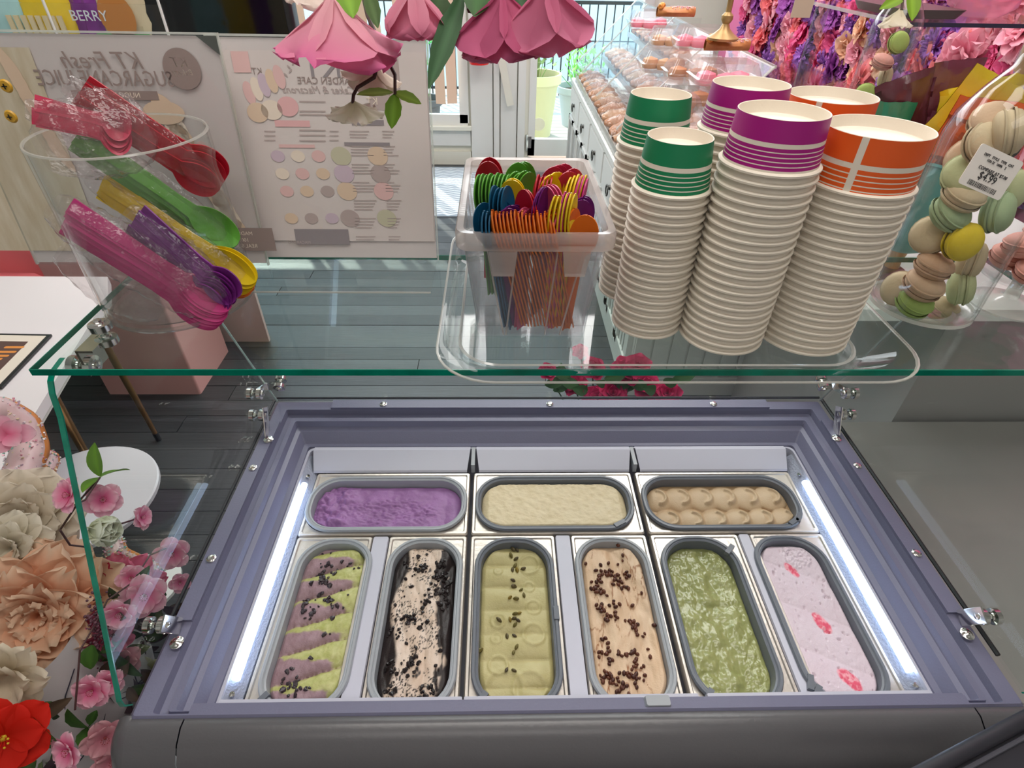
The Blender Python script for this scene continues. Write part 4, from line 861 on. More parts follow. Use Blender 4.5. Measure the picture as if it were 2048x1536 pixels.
macs([(1822, 610, -.03, 'green', (.1, -.4, 1), 0, 'green macaron at the very bottom'),
      (1930, 620, .0, 'cream', (.3, -.2, 1), 0, 'cream macaron at the bottom behind the green one'),
      (1845, 572, -.025, 'peach', (.1, -.3, 1), 0, 'peach macaron lying flat on the green one'),
      (1800, 578, .0, 'cream', (-.9, -.4, .4), 0, 'cream macaron on edge by the bottle wall low down'),
      (1925, 575, -.01, 'pale green', (.9, -.5, .3), 0, 'pale macaron on edge beside the peach one'),
      (1868, 532, -.02, 'tan', (.15, -.1, 1), 0, 'tan macaron lying above the peach one'),
      (1926, 486, -.036, 'yellow', (.05, -1, .25), 0, 'bright yellow macaron facing out'),
      (1862, 470, .0, 'cream', (-.8, -.5, .3), 0, 'cream macaron behind the yellow one'),
      (1980, 520, .0, 'cream', (.8, -.6, .1), 0, 'cream macaron under the mint green one'),
      (1882, 430, -.02, 'mint green', (.3, -.5, .8), .4, 'green streaked macaron tilted above the yellow one'),
      (1995, 425, -.02, 'mint green', (.6, -.8, .3), 0, 'mint green macaron on edge at mid height'),
      (1922, 392, -.02, 'cream', (.1, -.35, 1), 0, 'wide cream macaron below the tag'),
      (1930, 350, -.01, 'pale green', (-.6, -.6, .6), 0, 'pale green macaron beside the tag'),
      (2030, 380, .0, 'pale green', (.5, -.8, .3), 0, 'pale green macaron behind the tag'),
      (1950, 290, -.02, 'cream', (.0, -.9, .5), 0, 'cream macaron above the tag'),
      (1975, 330, .0, 'cream', (.4, -.9, .3), 0, 'cream macaron behind the tag edge'),
      (2015, 265, -.02, 'cream', (.9, -.5, .35), 0, 'large pale macaron near the bottle shoulder'),
      (1985, 245, .0, 'peach', (-.4, -.6, .8), 0, 'peach macaron topping the pile'),
      (1940, 320, .01, 'peach', (-.8, -.5, .3), 0, 'peach macaron by the wall at tag height')])
tg = thing('price_tag', 'white price tag with barcode stuck on the macaron bottle', 'price tag', (0, 0, 0))
c_ = ony(1981, 345, BY-BR-.003); ax = Vector((.08, -.97, .22)).normalized(); A = frame_mat(c_, ax, (.10, .3, .95)) @ Matrix.Rotation(-.22, 4, 'Z')
part('tag_card', MB().loft([rr(-.029, .029, -.020, .020, .003, 0), rr(-.029, .029, -.020, .020, .003, .0006)], cap1=True, mat=A), M('tag_white', (.80, .76, .70), .5), tg, False)
TI = M('black_ink', (.03, .03, .03), .7)
def tt(s, x, y, sz, sx=1): text_obj('lettering', s, sz, TI, tg, A @ Matrix.Translation((x, y, .0009)), sx=sx)
tt('$4.99', 0, -.006, .0105); tt('COMPARE AT $7.00', .002, .0005, .0045); tt('OUR PRICE', .002, -.0018, .0022); tt('DEPT   STYLE   TYPE   CAT', 0, .0125, .0034); tt('1526 22   10006    2', 0, .0085, .0032)
b = MB(); r = random.Random(3); x = -.019
while x < .019:
    w_ = r.choice((.0004, .0007, .001)); b.add([(x, -.0175, .0009), (x+w_, -.0175, .0009), (x+w_, -.0125, .0009), (x, -.0125, .0009)], [(0, 1, 2, 3)], 0, A); x += w_+r.choice((.0005, .0008))
part('barcode', b, TI, tg, False)
# pedestal cake stand with pink macarons
cs = thing('cake_stand', 'small clear glass cake stand behind the macaron bottle', 'cake stand', (.688, .655, 1.3125))
part('stand_foot', MB().lathe([(.045, .001), (.046, .004), (.02, .009), (.009, .014), (.008, .035), (.014, .045)], 40), ACRYLEDGE, cs); part('stand_plate', MB().lathe([(0, .045), (.05, .047), (.055, .055), (.056, .052), (.05, .044), (0, .042)], 40), ACRYL, cs)
for k in range(6):
    a = k*1.05; o = link('macaron', mm_['pink'], None, (.688+.026*math.cos(a), .655+.026*math.sin(a), 1.3125+.062+(.026 if k % 2 else 0))); o.rotation_euler = (rnd.uniform(-.2, .2), rnd.uniform(-.2, .2), 0)
    tag(o, 'salmon pink macaron piled on the small glass cake stand', 'macaron', 'pink macarons on the cake stand')

# ---------------------------------------------------------------- teal goblet with snack bags
GX, GY = .907, 1.174
gb = thing('goblet', 'teal bowl on a turned wooden foot behind the orange cups', 'goblet', (GX, GY, 1.05)); gb.scale = (1.66, 1.66, 1.66)
part('teal_bowl', MB().lathe([(0, .062), (.02, .064), (.034, .072), (.048, .10), (.058, .14), (.062, .175), (.064, .185), (.061, .187), (.058, .175), (0, .12)], 40), M('teal_glaze', (.10, .33, .29), .45, bump=(30, .3)), gb)
b = MB(); b.tube([(.0635*math.cos(a/30*6.2832), .0635*math.sin(a/30*6.2832), .186+.0012*(a % 2)) for a in range(31)], .0024, 6); part('braided_rim', b, M('teal_braid', (.06, .25, .24), .6), gb)
part('wooden_stem', MB().lathe([(.008, .02), (.010, .03), (.009, .045), (.012, .062)], 20), M('amber_wood', (.55, .25, .06), .4), gb)
part('stem_collar', MB().lathe([(.012, .018), (.018, .022), (.019, .032), (.012, .036), (.009, .036)], 24), M('dark_brown', (.06, .025, .015), .35), gb); part('wooden_foot', MB().lathe([(0, 0), (.030, 0), (.032, .005), (.024, .013), (.012, .019)], 24), M('tan_wood', (.45, .24, .11), .45), gb)
def snack(label, p, w_, h, rot, tilt, colr, seed, yaw=0, name='snack_bag'):
    t = thing(name, label, 'snack bag', p); t.rotation_euler = (tilt, rot, yaw)
    P = []; Q = []; r = np.random.RandomState(seed); m_ = M('bag_foil', colr, .25, spec=.7, bump=(60, .5))
    for i in range(15):
        v = i/14; R1 = []; R2 = []
        for j in range(13):
            u = j/12*2-1; bl = .30*w_*(math.sin(math.pi*v)**.5)*(1-u*u)**.7; n_ = (r.rand()-.5)*.006*(1 if 0 < i < 14 else .6); x = u*w_/2*(1-.10*math.sin(math.pi*v))
            R1.append((x+n_, -bl/2+n_-.0006, (v-.0)*h+n_*.6)); R2.append((x+n_, bl/2+n_+.0006, v*h+n_*.6))
        P.append(R1); Q.append(R2[::-1])
    part('foil_bag', MB().grid(P).grid(Q), m_, t, ang=25); return t
YL = (.62, .46, .02)
o1 = snack('orange foil snack bag with a black and yellow emblem in the teal goblet', (GX-.005, GY-.045, 1.335), .19, .145, .10, .25, (.72, .10, .01), 1)
b = MB(); disc(b, Matrix.Rotation(math.pi/2, 4, 'X'), .035, .075, .030, .022, 0, .0335, 24, -.2); part('emblem', b, BLACK, o1, False); text_obj('emblem_letter', 'IR', .030, M('emblem_yellow', (.80, .55, .10), .5), o1, Matrix.Translation((.035, -.0345, .075)) @ Matrix.Rotation(math.pi/2, 4, 'X'))
snack('yellow foil snack bag top folded over the orange one', (GX-.02, GY-.0, 1.345), .16, .165, .35, .15, YL, 2)
snack('yellow foil snack bag standing at the bottle side of the goblet', (GX+.045, GY+.01, 1.345), .16, .155, -.25, .1, YL, 3)
snack('dark maroon foil snack bag at the rear of the goblet', (GX-.06, GY+.05, 1.345), .11, .155, -.35, 0, (.10, .02, .03), 4)
snack('small dark maroon foil snack bag leaning behind the yellow ones', (GX+.005, GY+.055, 1.345), .10, .175, -.1, 0, (.13, .025, .05), 5)
snack('green tipped foil snack bag behind the orange cup stack', (.78, 1.20, 1.055), .09, .395, 0, 0, (.02, .22, .12), 6)

# ---------------------------------------------------------------- display counter behind with acrylic riser, bottle and candlestick
dc = thing('display_table', 'white display table holding the acrylic riser in front of the flower wall', 'table', (1.33, 1.80, 0))
part('tabletop', MB().loft([rr(-.56, .22, -.72, .18, .02, 1.02), rr(-.56, .22, -.72, .18, .02, 1.05)], cap0=True, cap1=True), WHITE, dc)
part('cabinet_body', MB().box((-.27, -.69, 0), (.21, .16, 1.02)), M('grey_white_panel', (.34, .33, .32), .5), dc, False)
RX0, RX1, RY0, RY1, RZ = .905, 1.30, 1.46, 1.95, 1.548
rs = thing('acrylic_riser', 'clear acrylic riser with round legs standing before the flower wall', 'riser', (0, 0, 0))
part('riser_top', MB().box((RX0, RY0, RZ), (RX1, RY1, RZ+.008)), ACRYL, rs, False); part('riser_edge', MB().box((RX0, RY0-.002, RZ), (RX1, RY0, RZ+.008)), M('dark_acrylic_edge', (.03, .025, .06), .2), rs, False)
part('riser_edge', MB().box((RX0-.002, RY0, RZ), (RX0, RY1, RZ+.008)), ACRYLEDGE, rs, False)
part('riser_shelf', MB().box((RX0+.05, RY0+.05, 1.27), (RX1-.05, RY1-.05, 1.275)), ACRYL, rs, False)
for x, y in ((RX0+.025, RY0+.025), (RX1-.025, RY0+.025), (RX0+.025, RY1-.025), (RX1-.025, RY1-.025)): part('riser_leg', MB().tube([(x, y, 1.05), (x, y, RZ)], .019, 20), MG('acrylic_rod', (.80, .80, .82), .03, 1.9), rs)
pb = solo('gift_bag', film([(1.17, 1.62, 1.557), (1.17, 1.60, 1.76)], .10, .11, 31), MG('pink_film', (.85, .55, .62), .15, 1.4, .45, (.8, .38, .5)), 'translucent pink gift bag standing on the acrylic riser', 'gift bag', ang=30)
solo('black_tray', MB().loft([rr(.93, 1.06, 1.52, 1.75, .02, 1.557), rr(.92, 1.07, 1.51, 1.76, .02, 1.575)], cap0=True, cap1=True), M('dark_brown_tray', (.06, .03, .03), .4), 'dark brown tray on the acrylic riser beside the pink bag', 'tray')
p = ony(1588, 150, 1.40)
b2 = bottle('narrow clear bottle of macarons on the white display table', (.86, 1.42, 1.05), .05, .50, .60)
i = 0
for k, (c, ax) in enumerate([('cream', (.2, -.9, .3)), ('lime', (.1, -1, .1)), ('tan', (.9, -.4, .2)), ('lime', (-.2, -.5, .8)), ('peach', (.8, -.5, .3)), ('yellow', (.9, -.4, .1)), ('pale green', (.1, -.9, .3)), ('cream', (.3, -.3, 1)), ('lime', (.0, -1, .2)), ('pale green', (.2, -.2, 1)), ('lime', (-.5, -.8, .2)), ('cream', (.8, -.5, .1)), ('pink', (.1, -.3, 1)), ('lime', (.1, -.9, .4))]):
    o = link('macaron', mm_[c]); z = 1.08+k*.034; o.matrix_world = frame_mat((.86+(.016 if k % 2 else -.016), 1.41+(.01 if k % 3 else -.012), z), ax)
    tag(o, f'{c} macaron, {ORD[13-k]} in the narrow bottle on the display table'.replace('topmost', 'highest'), 'macaron', 'macarons in the narrow bottle')
tg2 = ony(1606, 12, 1.36); solo('price_tag', MB().box((-.02, -.001, -.02), (.02, 0, .02)), M('tag_tan', (.70, .52, .40), .6), 'tan price tag on the narrow macaron bottle', 'price tag', tg2, smooth=False)

# ---------------------------------------------------------------- pastry cabinet
CX0, CX1, CY0, CY1, CZ = .60, 1.16, 2.05, 5.0, .80
pc = thing('pastry_cabinet', 'white panelled cabinet with ring-pull drawers under the pastry display', 'cabinet', (0, 0, 0))
part('cabinet_body', MB().box((CX0, CY0, .06), (CX1, CY1, CZ-.03)), WHITE, pc, False); part('worktop', MB().loft([rr(CX0-.02, CX1+.02, CY0-.02, CY1+.02, .01, CZ-.03), rr(CX0-.02, CX1+.02, CY0-.02, CY1+.02, .01, CZ)], cap0=True, cap1=True), WHITE, pc)
part('plinth', MB().box((CX0-.012, CY0-.01, 0), (CX1, CY1, .10)), WHITE, pc, False)
nb = 5; bw = (CY1-CY0)/nb
for k in range(nb):
    y0 = CY0+k*bw+.02; y1 = y0+bw-.04
    d_ = part('drawer', MB().box((CX0-.018, y0, .58), (CX0, y1, .75)), WHITE, pc, False)
    part('ring_pull', MB().lathe([(0, .012), (.012, .010), (.014, 0)], 12, mat=Matrix.Translation((CX0-.018, (y0+y1)/2, .665)) @ Matrix.Rotation(-math.pi/2, 4, 'Y')).tube([(CX0-.034, (y0+y1)/2+.028*math.cos(a*.5236), .650+.028*math.sin(a*.5236)) for a in range(13)], .004, 6), M('dark_ring', (.12, .12, .11), .3, metal=.8), d_)
    for j in range(2):
        ya = y0+j*(y1-y0)/2+.01; yb = ya+(y1-y0)/2-.02
        d_ = part('cabinet_door', MB().box((CX0-.014, ya, .12), (CX0, yb, .55)), WHITE, pc, False)
        fb = MB(); fb.box((CX0-.024, ya, .12), (CX0-.014, ya+.03, .55)); fb.box((CX0-.024, yb-.03, .12), (CX0-.014, yb, .55)); fb.box((CX0-.024, ya, .52), (CX0-.014, yb, .55)); fb.box((CX0-.024, ya, .12), (CX0-.014, yb, .16)); part('panel_frame', fb, WHITE, d_, False)
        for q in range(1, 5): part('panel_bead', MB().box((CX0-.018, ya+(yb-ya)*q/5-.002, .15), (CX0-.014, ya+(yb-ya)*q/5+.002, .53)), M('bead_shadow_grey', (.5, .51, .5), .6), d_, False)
for q in range(7): part('end_board', MB().loft([rr(CX0+.004+q*.08, CX0+.004+q*.08+.072, CY0-.012, CY0, .002, .12), rr(CX0+.004+q*.08, CX0+.004+q*.08+.072, CY0-.012, CY0, .002, .74)], cap1=True), WHITE, pc, False)
# clear display cases standing on the cabinet, stepped trays of bagged pastry
bread = M('golden_crust', (.38, .12, .03), .5, bump=(60, .5), noise=(25, (.52, .22, .07), .25)); bread2 = M('pale_crust', (.62, .36, .18), .55, noise=(25, (.50, .22, .08), .25))
cm_ = []
for kind in range(3):
    b = MB(); rr_ = [[(.0, 0)]*1]
    P = []
    for i in range(13):
        v = i/12; wv = .052*math.sin(math.pi*min(.97, max(.03, v)))**.6*(1+.10*math.sin(v*19+kind)); cxv = .012*math.sin(v*3.1+kind)
        P.append([(-.085+.17*v, cxv+wv*math.cos(a*6.2832/14), .036+wv*.68*math.sin(a*6.2832/14)*(1+.06*math.sin(a*3+i))) for a in range(15)])
    b.grid(P); cm_.append(b.mesh('pastry', bread if kind != 2 else bread2))
fm = []
for k in range(3): fm.append(film([(-.105, 0, .04), (.105, 0, .04)], .062, .062, 40+k, 14, 12).mesh('bag_film', BAGFILM, True, 15))
tiers = [(.70, .835, 'lowest shelf'), (.88, .985, 'middle shelf'), (1.05, 1.14, 'top shelf')]
dcase = thing('pastry_display', 'stepped clear acrylic display of bagged pastries on the white cabinet', 'display case', (0, 0, 0))
for x, z, nm in tiers:
    part('display_shelf', MB().box((x-.09, CY0+.25, z-.032), (x+.10, CY1-.1, z-.026)), ACRYL, dcase, False)
    part('display_shelf_edge', MB().box((x-.094, CY0+.25, z-.034), (x-.089, CY1-.1, z-.006)), MG('bright_edge', (.85, .9, .95), .1, 1.8, .35, (.9, .95, 1)), dcase, False)
for y in (CY0+.25, CY0+1.0, CY0+1.75, CY0+2.5, CY1-.1):
    part('display_end', MB().add([(CX0-.0, y, CZ), (CX1, y, CZ), (CX1, y, 1.33), (1.00, y, 1.33), (CX0, y, .92)], [(0, 1, 2, 3, 4)]).add([(CX0, y+.004, CZ), (CX1, y+.004, CZ), (CX1, y+.004, 1.33), (1.00, y+.004, 1.33), (CX0, y+.004, .92)], [(4, 3, 2, 1, 0)]), ACRYL, dcase, False)
    part('display_end_edge', MB().tube([(CX0, y, .92), (1.0, y, 1.33)], .005, 6), ACRYLEDGE, dcase)
part('display_front_edge', MB().box((1.0, CY0+.25, 1.325), (1.008, CY1-.1, 1.335)).box((CX0-.004, CY0+.25, CZ), (CX0+.002, CY1-.1, CZ+.05)), ACRYLEDGE, dcase, False)
part('display_sheet', MB().add([(CX0, CY0+.25, .92), (CX0, CY1-.1, .92), (1.0, CY1-.1, 1.33), (1.0, CY0+.25, 1.33)], [(0, 1, 2, 3)]), ACRYL, dcase, False)
for ti, (x, z, nm) in enumerate(tiers):
    k = 0; y = CY0+.36
    while y < CY1-.25:
        kind = (k+ti) % 3; t = thing('bagged_pastry', f'{ORD[k] if k else "first"} bagged golden pastry from the near end of the {nm}', 'pastry', (x, y, z-.026), rnd.uniform(-.3, .3), f'bagged pastries on the {nm} of the cabinet display')
        t.scale = (1.15, 1.2, 1.25); link('pastry', cm_[kind], t); link('bag_film', fm[k % 3], t); y += .145; k += 1
# sugared pretzels and pink buns in clamshells, candlestick
def pretz(label, loc, rz=0):
    t = thing('sprinkled_pastry', label, 'pastry', loc, rz); t.scale = (.85, .85, .85)
    b = MB(); P = []
    for i in range(17):
        v = i/16; w_ = .042*math.sin(math.pi*min(.98, max(.02, v)))**.4; P.append([(-.10+.2*v, w_*math.cos(a*6.2832/12), .020+.022*math.sin(a*6.2832/12)) for a in range(13)])
    b.grid(P); part('dough', b, bread, t)
    part('twist', MB().tube([(-.08+.012*math.cos(a), .02*math.sin(a*1.3), .045+.006*math.sin(a*2)) for a in np.linspace(0, 9, 26)], .010, 8), M('orange_crust', (.66, .25, .04), .45), t)
    b = MB(); r = random.Random(5)
    for _ in range(150):
        x = r.uniform(-.03, .09); y = r.uniform(-.032, .032); b.box((-.003, -.0012, -.0012), (.003, .0012, .0012), mat=Matrix.Translation((x, y, .043-y*y*9+.001)) @ Matrix.Rotation(r.uniform(0, 3), 4, 'Z'), col=r.choice([(.8, .35, .4), (.75, .6, .6), (.85, .75, .7), (.5, .4, .5)]))
    part('sprinkles', b, CHIP, t, False, stuff=True); return t
shelf2 = dcase
part('riser_step', MB().box((1.0, 2.3, 1.21), (1.5, 3.2, 1.216)), ACRYL, shelf2, False); part('riser_step', MB().box((.72, 2.06, .99), (1.02, 2.32, .996)), ACRYL, shelf2, False)
part('riser_side', MB().box((1.49, 2.3, .8), (1.5, 3.2, 1.21)).box((1.0, 2.3, .8), (1.005, 2.33, 1.21)), ACRYL, shelf2, False)
pretz('sprinkled twisted pastry at the foot of the candlestick', ony(1455, 88, 2.42)-Vector((0, 0, .02)), .05); pretz('sprinkled twisted pastry highest up near the pink flowers', ony(1352, 22, 2.95)-Vector((0, 0, .02)), .05)
pinkbun = M('pink_icing', (.80, .20, .28), .4)
def clam(label, loc, filling, n=3):
    t = thing('clamshell_box', label, 'food box', loc)
    b = MB(); b.loft([rr(-.10, .10, -.08, .08, .02, 0), rr(-.115, .115, -.095, .095, .025, .035), rr(-.12, .12, -.10, .10, .025, .037), rr(-.11, .11, -.09, .09, .025, .04), rr(-.09, .09, -.07, .07, .02, .085)], cap0=True, cap1=True); part('clear_box', b, MG('clamshell', (.95, .93, .93), .08, 1.5, .08, (.9, .85, .85)), t)
    for k in range(n): part('bun', MB().lathe([(.0, .004), (.035, .006), (.040, .022), (.032, .042), (0, .052)], 18, mat=Matrix.Translation((-.06+.06*k, .02*(-1)**k, 0))), filling, t)
for i, (px, py, yy, f) in enumerate(((1400, 75, 2.9, pinkbun), (1300, 40, 3.6, pinkbun), (1345, 75, 3.3, bread2), (1450, 150, 2.25, pinkbun), (1390, 140, 2.5, bread), (1330, 120, 2.9, bread2), (1370, 190, 2.2, bread), (1335, 215, 2.15, bread2))):
    clam(f'clear clamshell box of {("pink iced buns", "pink iced buns", "pale rolls", "pink iced buns", "golden buns", "pale rolls", "golden buns", "pale rolls")[i]}, {ORD[i] if i else "highest"} down the heap by the flower wall', ony(px, py, yy)-Vector((0, 0, .04)), f)
cd_ = ony(1445, 80, 2.36)
solo('candlestick', MB().lathe([(0, 0), (.05, 0), (.055, .008), (.035, .02), (.018, .035), (.012, .05), (.020, .062), (.020, .075), (.010, .085), (.010, .12), (.018, .13), (.024, .15), (.012, .17), (.012, .28), (.03, .30), (0, .30)], 24), WOODST, 'turned brass coloured candlestick among the sprinkled pastries', 'candlestick', cd_)

# ---------------------------------------------------------------- flowers
VS = (0, .16, .34, .52, .68, .82, .93, 1.0)
def petal_pts(L, W, cup=.3, curl=.3, ruffle=0, seed=0, nu=5, nv=8, tipn=0):
    r = random.Random(seed); P = []; wr = 0 if nu < 7 else .012
    vs = VS if nv >= 7 else (0, .3, .62, .88, 1.0)
    for i, v in enumerate(vs):
        wv = .14+.86*math.sin(math.pi/2*min(1, v/.62)); wv = wv if v < .62 else math.sqrt(max(0, 1-((v-.62)/.40)**2)); row = []
        for j in range(nu):
            u = j/(nu-1)*2-1; rf = ruffle*math.sin(u*6+seed+v*3)*v*v
            z = cup*L*(u*u)*.5*(1-.5*v)*wv-curl*L*v*v+rf*L+wr*L*math.sin(u*13+seed*2+v*5)*v+wr*.7*L*math.cos(v*17+u*6+seed)+r.uniform(-.008, .008)*L*v
            row.append((u*W*wv*.5, v*L*(1-.05*u*u)-(L*.05*tipn if j == nu//2 and v == 1.0 else 0), z))
        P.append(row)
    return P
def petal_col(P, c0, c1): 
    n = len(P)-1; return [tuple(np.array(c0)*(1-(i/n))+np.array(c1)*(i/n)) for i, row in enumerate(P) for _ in row]
def petal_mb(P, cols, th=.0004):
    b = MB(); b.grid(P, 0, cols); return b
def flower(label, loc, axis, R, layers, cbase, ctip, center=(.6, .4, .05), stamen=True, cup=.3, curl=.1, ruffle=.03, seed=1, name='silk_flower', wid=.8, group=None, single=False, nv=8, tipn=0, spin=0):
    # layers: list of (count, tilt from the axis in degrees, length scale)
    A = frame_mat(loc, axis); r = random.Random(seed)
    root = None
    if single: B = MB()
    else: root = thing(name, label, 'flower', loc, 0, group)
    R3 = A.to_3x3().to_4x4()
    for li, (n, tilt, sc) in enumerate(layers):
        P = petal_pts(R*sc, R*sc*wid, cup, curl, ruffle, seed+li, nu=5 if single else 9, nv=nv, tipn=tipn); cols = petal_col(P, cbase, ctip)
        me = None if single else petal_mb(P, cols).mesh('petal', PETAL, True, 120)
        for k in range(n):
            Q = Matrix.Rotation(2*math.pi*(k+.5*li)/n+r.uniform(-.12, .12)+spin, 4, 'Z') @ Matrix.Rotation(math.radians(90-tilt+r.uniform(-6, 6)), 4, 'X') @ Matrix.Translation((0, R*.02, 0))
            if single: B.add([tuple((A @ Q) @ Vector(p)) for row in P for p in row], [(i*5+j, i*5+j+1, (i+1)*5+j+1, (i+1)*5+j) for i in range(len(P)-1) for j in range(4)], 0, None, cols)
            else:
                o = link('petal', me, root); o.matrix_local = R3 @ Q
    if stamen:
        b = B if single else MB(); M4 = A if single else R3
        b.ico(R*.09, 0, M4 @ Matrix.Translation((0, 0, R*.05)), center)
        if not single:
            for k in range(9):
                a = k*.7; b.tube([(0, 0, 0), (R*.16*math.cos(a), R*.16*math.sin(a), R*.30)], R*.012, 4, col=ctip, mat=R3); b.ico(R*.03, 0, R3 @ Matrix.Translation((R*.16*math.cos(a), R*.16*math.sin(a), R*.31)), center)
            part('stamens', b, PETAL, root)
    if single:
        o = link(name, B.mesh(name, PETAL, True, 120)); return tag(o, label, 'flower', group)
    return root
# the flower wall on the far side of the shop
FWX = 1.62
fwp = struct('wall_flower_panel', MB().box((FWX+.05, 1.1, .9), (FWX+.09, 4.9, 2.1)), M('pink_backing', (.55, .12, .25), .9))
tiltw = []
kinds = [('hot pink', (.70, .04, .22), (.88, .16, .34)), ('coral pink', (.78, .10, .14), (.92, .28, .28)), ('violet', (.26, .07, .40), (.46, .20, .62)), ('pale pink', (.80, .25, .38), (.92, .48, .55)), ('purple', (.28, .04, .30), (.45, .13, .48)), ('peach', (.75, .32, .16), (.85, .55, .38))]
protos = []
for k, (nm, c0, c1) in enumerate(kinds):
    for v in range(2):
        o = flower('x', (0, 0, 0), (-1, -.25, .1), .075, [(8, 78, 1), (7, 52, .85), (6, 28, .65), (4, 10, .45)] if nm not in ('violet',) else [(14, 80, .9), (14, 55, .8), (12, 30, .6)], c0, c1, stamen=False, cup=.5, curl=.25, ruffle=.12, seed=50+k*3+v, single=True, nv=5, wid=.85 if nm != 'violet' else .35)
        protos.append((nm, o.data)); bpy.data.objects.remove(o)
r = random.Random(17); y = 1.20; cnt = 0; wts = [0, 1, 2, 3, 4, 5, 6, 7, 0, 1, 4, 5, 8, 9, 6, 7, 2, 5, 10]
while y < 4.4 and cnt < 290:
    z = 1.12
    while z < 1.82:
        d = Vector((FWX, y, z))-CAM; fw = d.dot(_f); px = 1024+FPX*d.dot(R_)/fw; py = 768-FPX*d.dot(U_)/fw
        if -110 < py < 360 and px < 2420:
            nm, me = protos[r.choice(wts)]; o = link('wall_flower', me, None, (FWX+r.uniform(-.02, .03), y+r.uniform(-.02, .02), z+r.uniform(-.02, .02))); s = r.uniform(1.0, 1.4); o.scale = (s, s, s); o.rotation_euler = (r.uniform(-3, 3), r.uniform(-.3, .3), r.uniform(-.3, .3))
            tag(o, f'{nm} ruffled artificial flower packed in the flower wall', 'flower', f'{nm} flowers of the flower wall'); cnt += 1
        z += .092
    y += .098
print('wall flowers', cnt)
def leaf(name, p, axis, up, L, W, c, parent=None, curl=.2, serr=False):
    P = []; n = 9
    for i in range(n):
        v = i/(n-1); w_ = W*math.sin(math.pi*min(1, .03+v*.96))**.8*(1+(.10 if serr and i % 2 else 0)); row = []
        for j in range(5):
            u = j/2-1; row.append((u*w_*.5, v*L, -curl*L*v*v+abs(u)*w_*.18))
        P.append(row)
    A = frame_mat(p, up); z = Vector(up).normalized(); yv = Vector(axis).normalized(); xv = yv.cross(z).normalized(); zz = xv.cross(yv)
    A = Matrix((xv, yv, zz)).transposed().to_4x4(); A.translation = Vector(p)
    b = MB(); b.grid(P, 0, [tuple(q*(1.35 if abs(j-2) < .5 else 1) for q in c) for i in range(n) for j in range(5)], A); return b
def stemmb(pts, r_=.0016, c=(.06, .03, .02)): return MB().tube(pts, r_, 6, col=c)
# hanging garland above the counter (stems run up out of the picture)
gl_ = thing('garland', 'brown twig garland hanging above the counter with green leaves', 'garland', (0, 0, 0))
def A_(px, py, t): return atd(px, py, t)
tw = [[A_(700, -160, .52), A_(715, -60, .52), (A_(735, 30, .5)), A_(752, 70, .5), A_(770, 110, .5), A_(790, 150, .5), A_(790, 190, .5)],
      [A_(760, 85, .5), A_(757, 120, .5), A_(748, 155, .5), A_(715, 175, .5), A_(707, 190, .5), A_(705, 208, .5)],
      [A_(700, -160, .52), A_(900, -140, .55), A_(1100, -150, .55), A_(1300, -180, .6)], [A_(900, -140, .55), A_(930, -30, .53), A_(940, 20, .5)], [A_(1060, -150, .55), A_(1080, -40, .5)], [A_(700, -160, .52), A_(450, -170, .5)]]
for k, q in enumerate(tw): part('twig', MB().tube([tuple(p) for p in q], [.0022-.0009*i/len(q) for i in range(len(q))] if k < 2 else .003, 6, col=(.045, .022, .018)), SOLID, gl_)
hc = Vector((0, -1, 0)) 
up_ = -_f
for (p0, p1, W, c) in ((A_(790, 188, .5), A_(783, 255, .5), .014, (.10, .20, .01)), (A_(788, 185, .5), A_(842, 205, .5), .010, (.16, .25, .03)), (A_(786, 185, .5), A_(715, 185, .48), .008, (.18, .24, .05)),
                       (A_(925, -10, .48), A_(858, 165, .46), .018, (.03, .09, .03)), (A_(690, -30, .47), A_(705, 30, .46), .020, (.16, .32, .02)), (A_(880, -10, .5), A_(868, 35, .5), .024, (.03, .07, .02)), (A_(960, -40, .48), A_(950, 25, .46), .03, (.04, .11, .03)),
                       (A_(735, -15, .47), A_(755, 50, .46), .012, (.05, .10, .02)), (A_(1020, -40, .5), A_(1060, 40, .5), .018, (.03, .08, .03))):
    part('leaf', leaf('leaf', p0, p1-p0, up_+Vector((.2, 0, .2)), (p1-p0).length, W, c, curl=.08, serr=True), LEAF, gl_)
PK0, PK1 = (.66, .20, .30), (.74, .12, .33)
def hang(label, px, py, t, R, ax, c0, c1, n=5, spread=32, seed=1, wid=1.25, L2=False):
    flower(label, A_(px, py, t), ax, R, [(n, spread, 1)]+([(n-1, spread*.5, .9)] if L2 else []), c0, c1, stamen=False, cup=.75, curl=.18, ruffle=.11, seed=seed, wid=wid, group=None, tipn=1)
hang('wide pink silk flower hanging over the menu with bent petals', 665, -10, .46, .066, (-.05, .0, -1), (.78, .42, .46), (.75, .15, .36), 5, 40, 3, 1.35)
hang('pink silk flower hanging half out of view above the window', 825, -30, .46, .042, (0, .0, -1), (.74, .32, .40), (.70, .18, .32), 5, 28, 5)
hang('dark pink silk tulip shaped flower hanging in the middle', 1005, -15, .46, .054, (.0, .0, -1), (.50, .10, .20), (.62, .14, .28), 4, 22, 7, 1.5)
hang('pink silk flower hanging nearest the pastry cabinet', 1095, -35, .44, .052, (.12, 0, -1), (.55, .14, .24), (.70, .22, .36), 4, 22, 9, 1.4)
hang('small pink silk bud hanging beside the long green leaf', 960, 70, .47, .022, (-.1, 0, -1), (.60, .14, .26), (.72, .25, .40), 5, 25, 11)
hang('cream silk blossom drooping from the twig over the menu', 706, 200, .5, .028, (0, 0, -1), (.55, .55, .32), (.82, .76, .66), 5, 55, 13, 1.0, False)
hang('cream silk blossom behind the wide pink flower', 745, 118, .53, .034, (-.2, 0, -1), (.66, .55, .42), (.80, .70, .60), 5, 40, 15, 1.1, False)
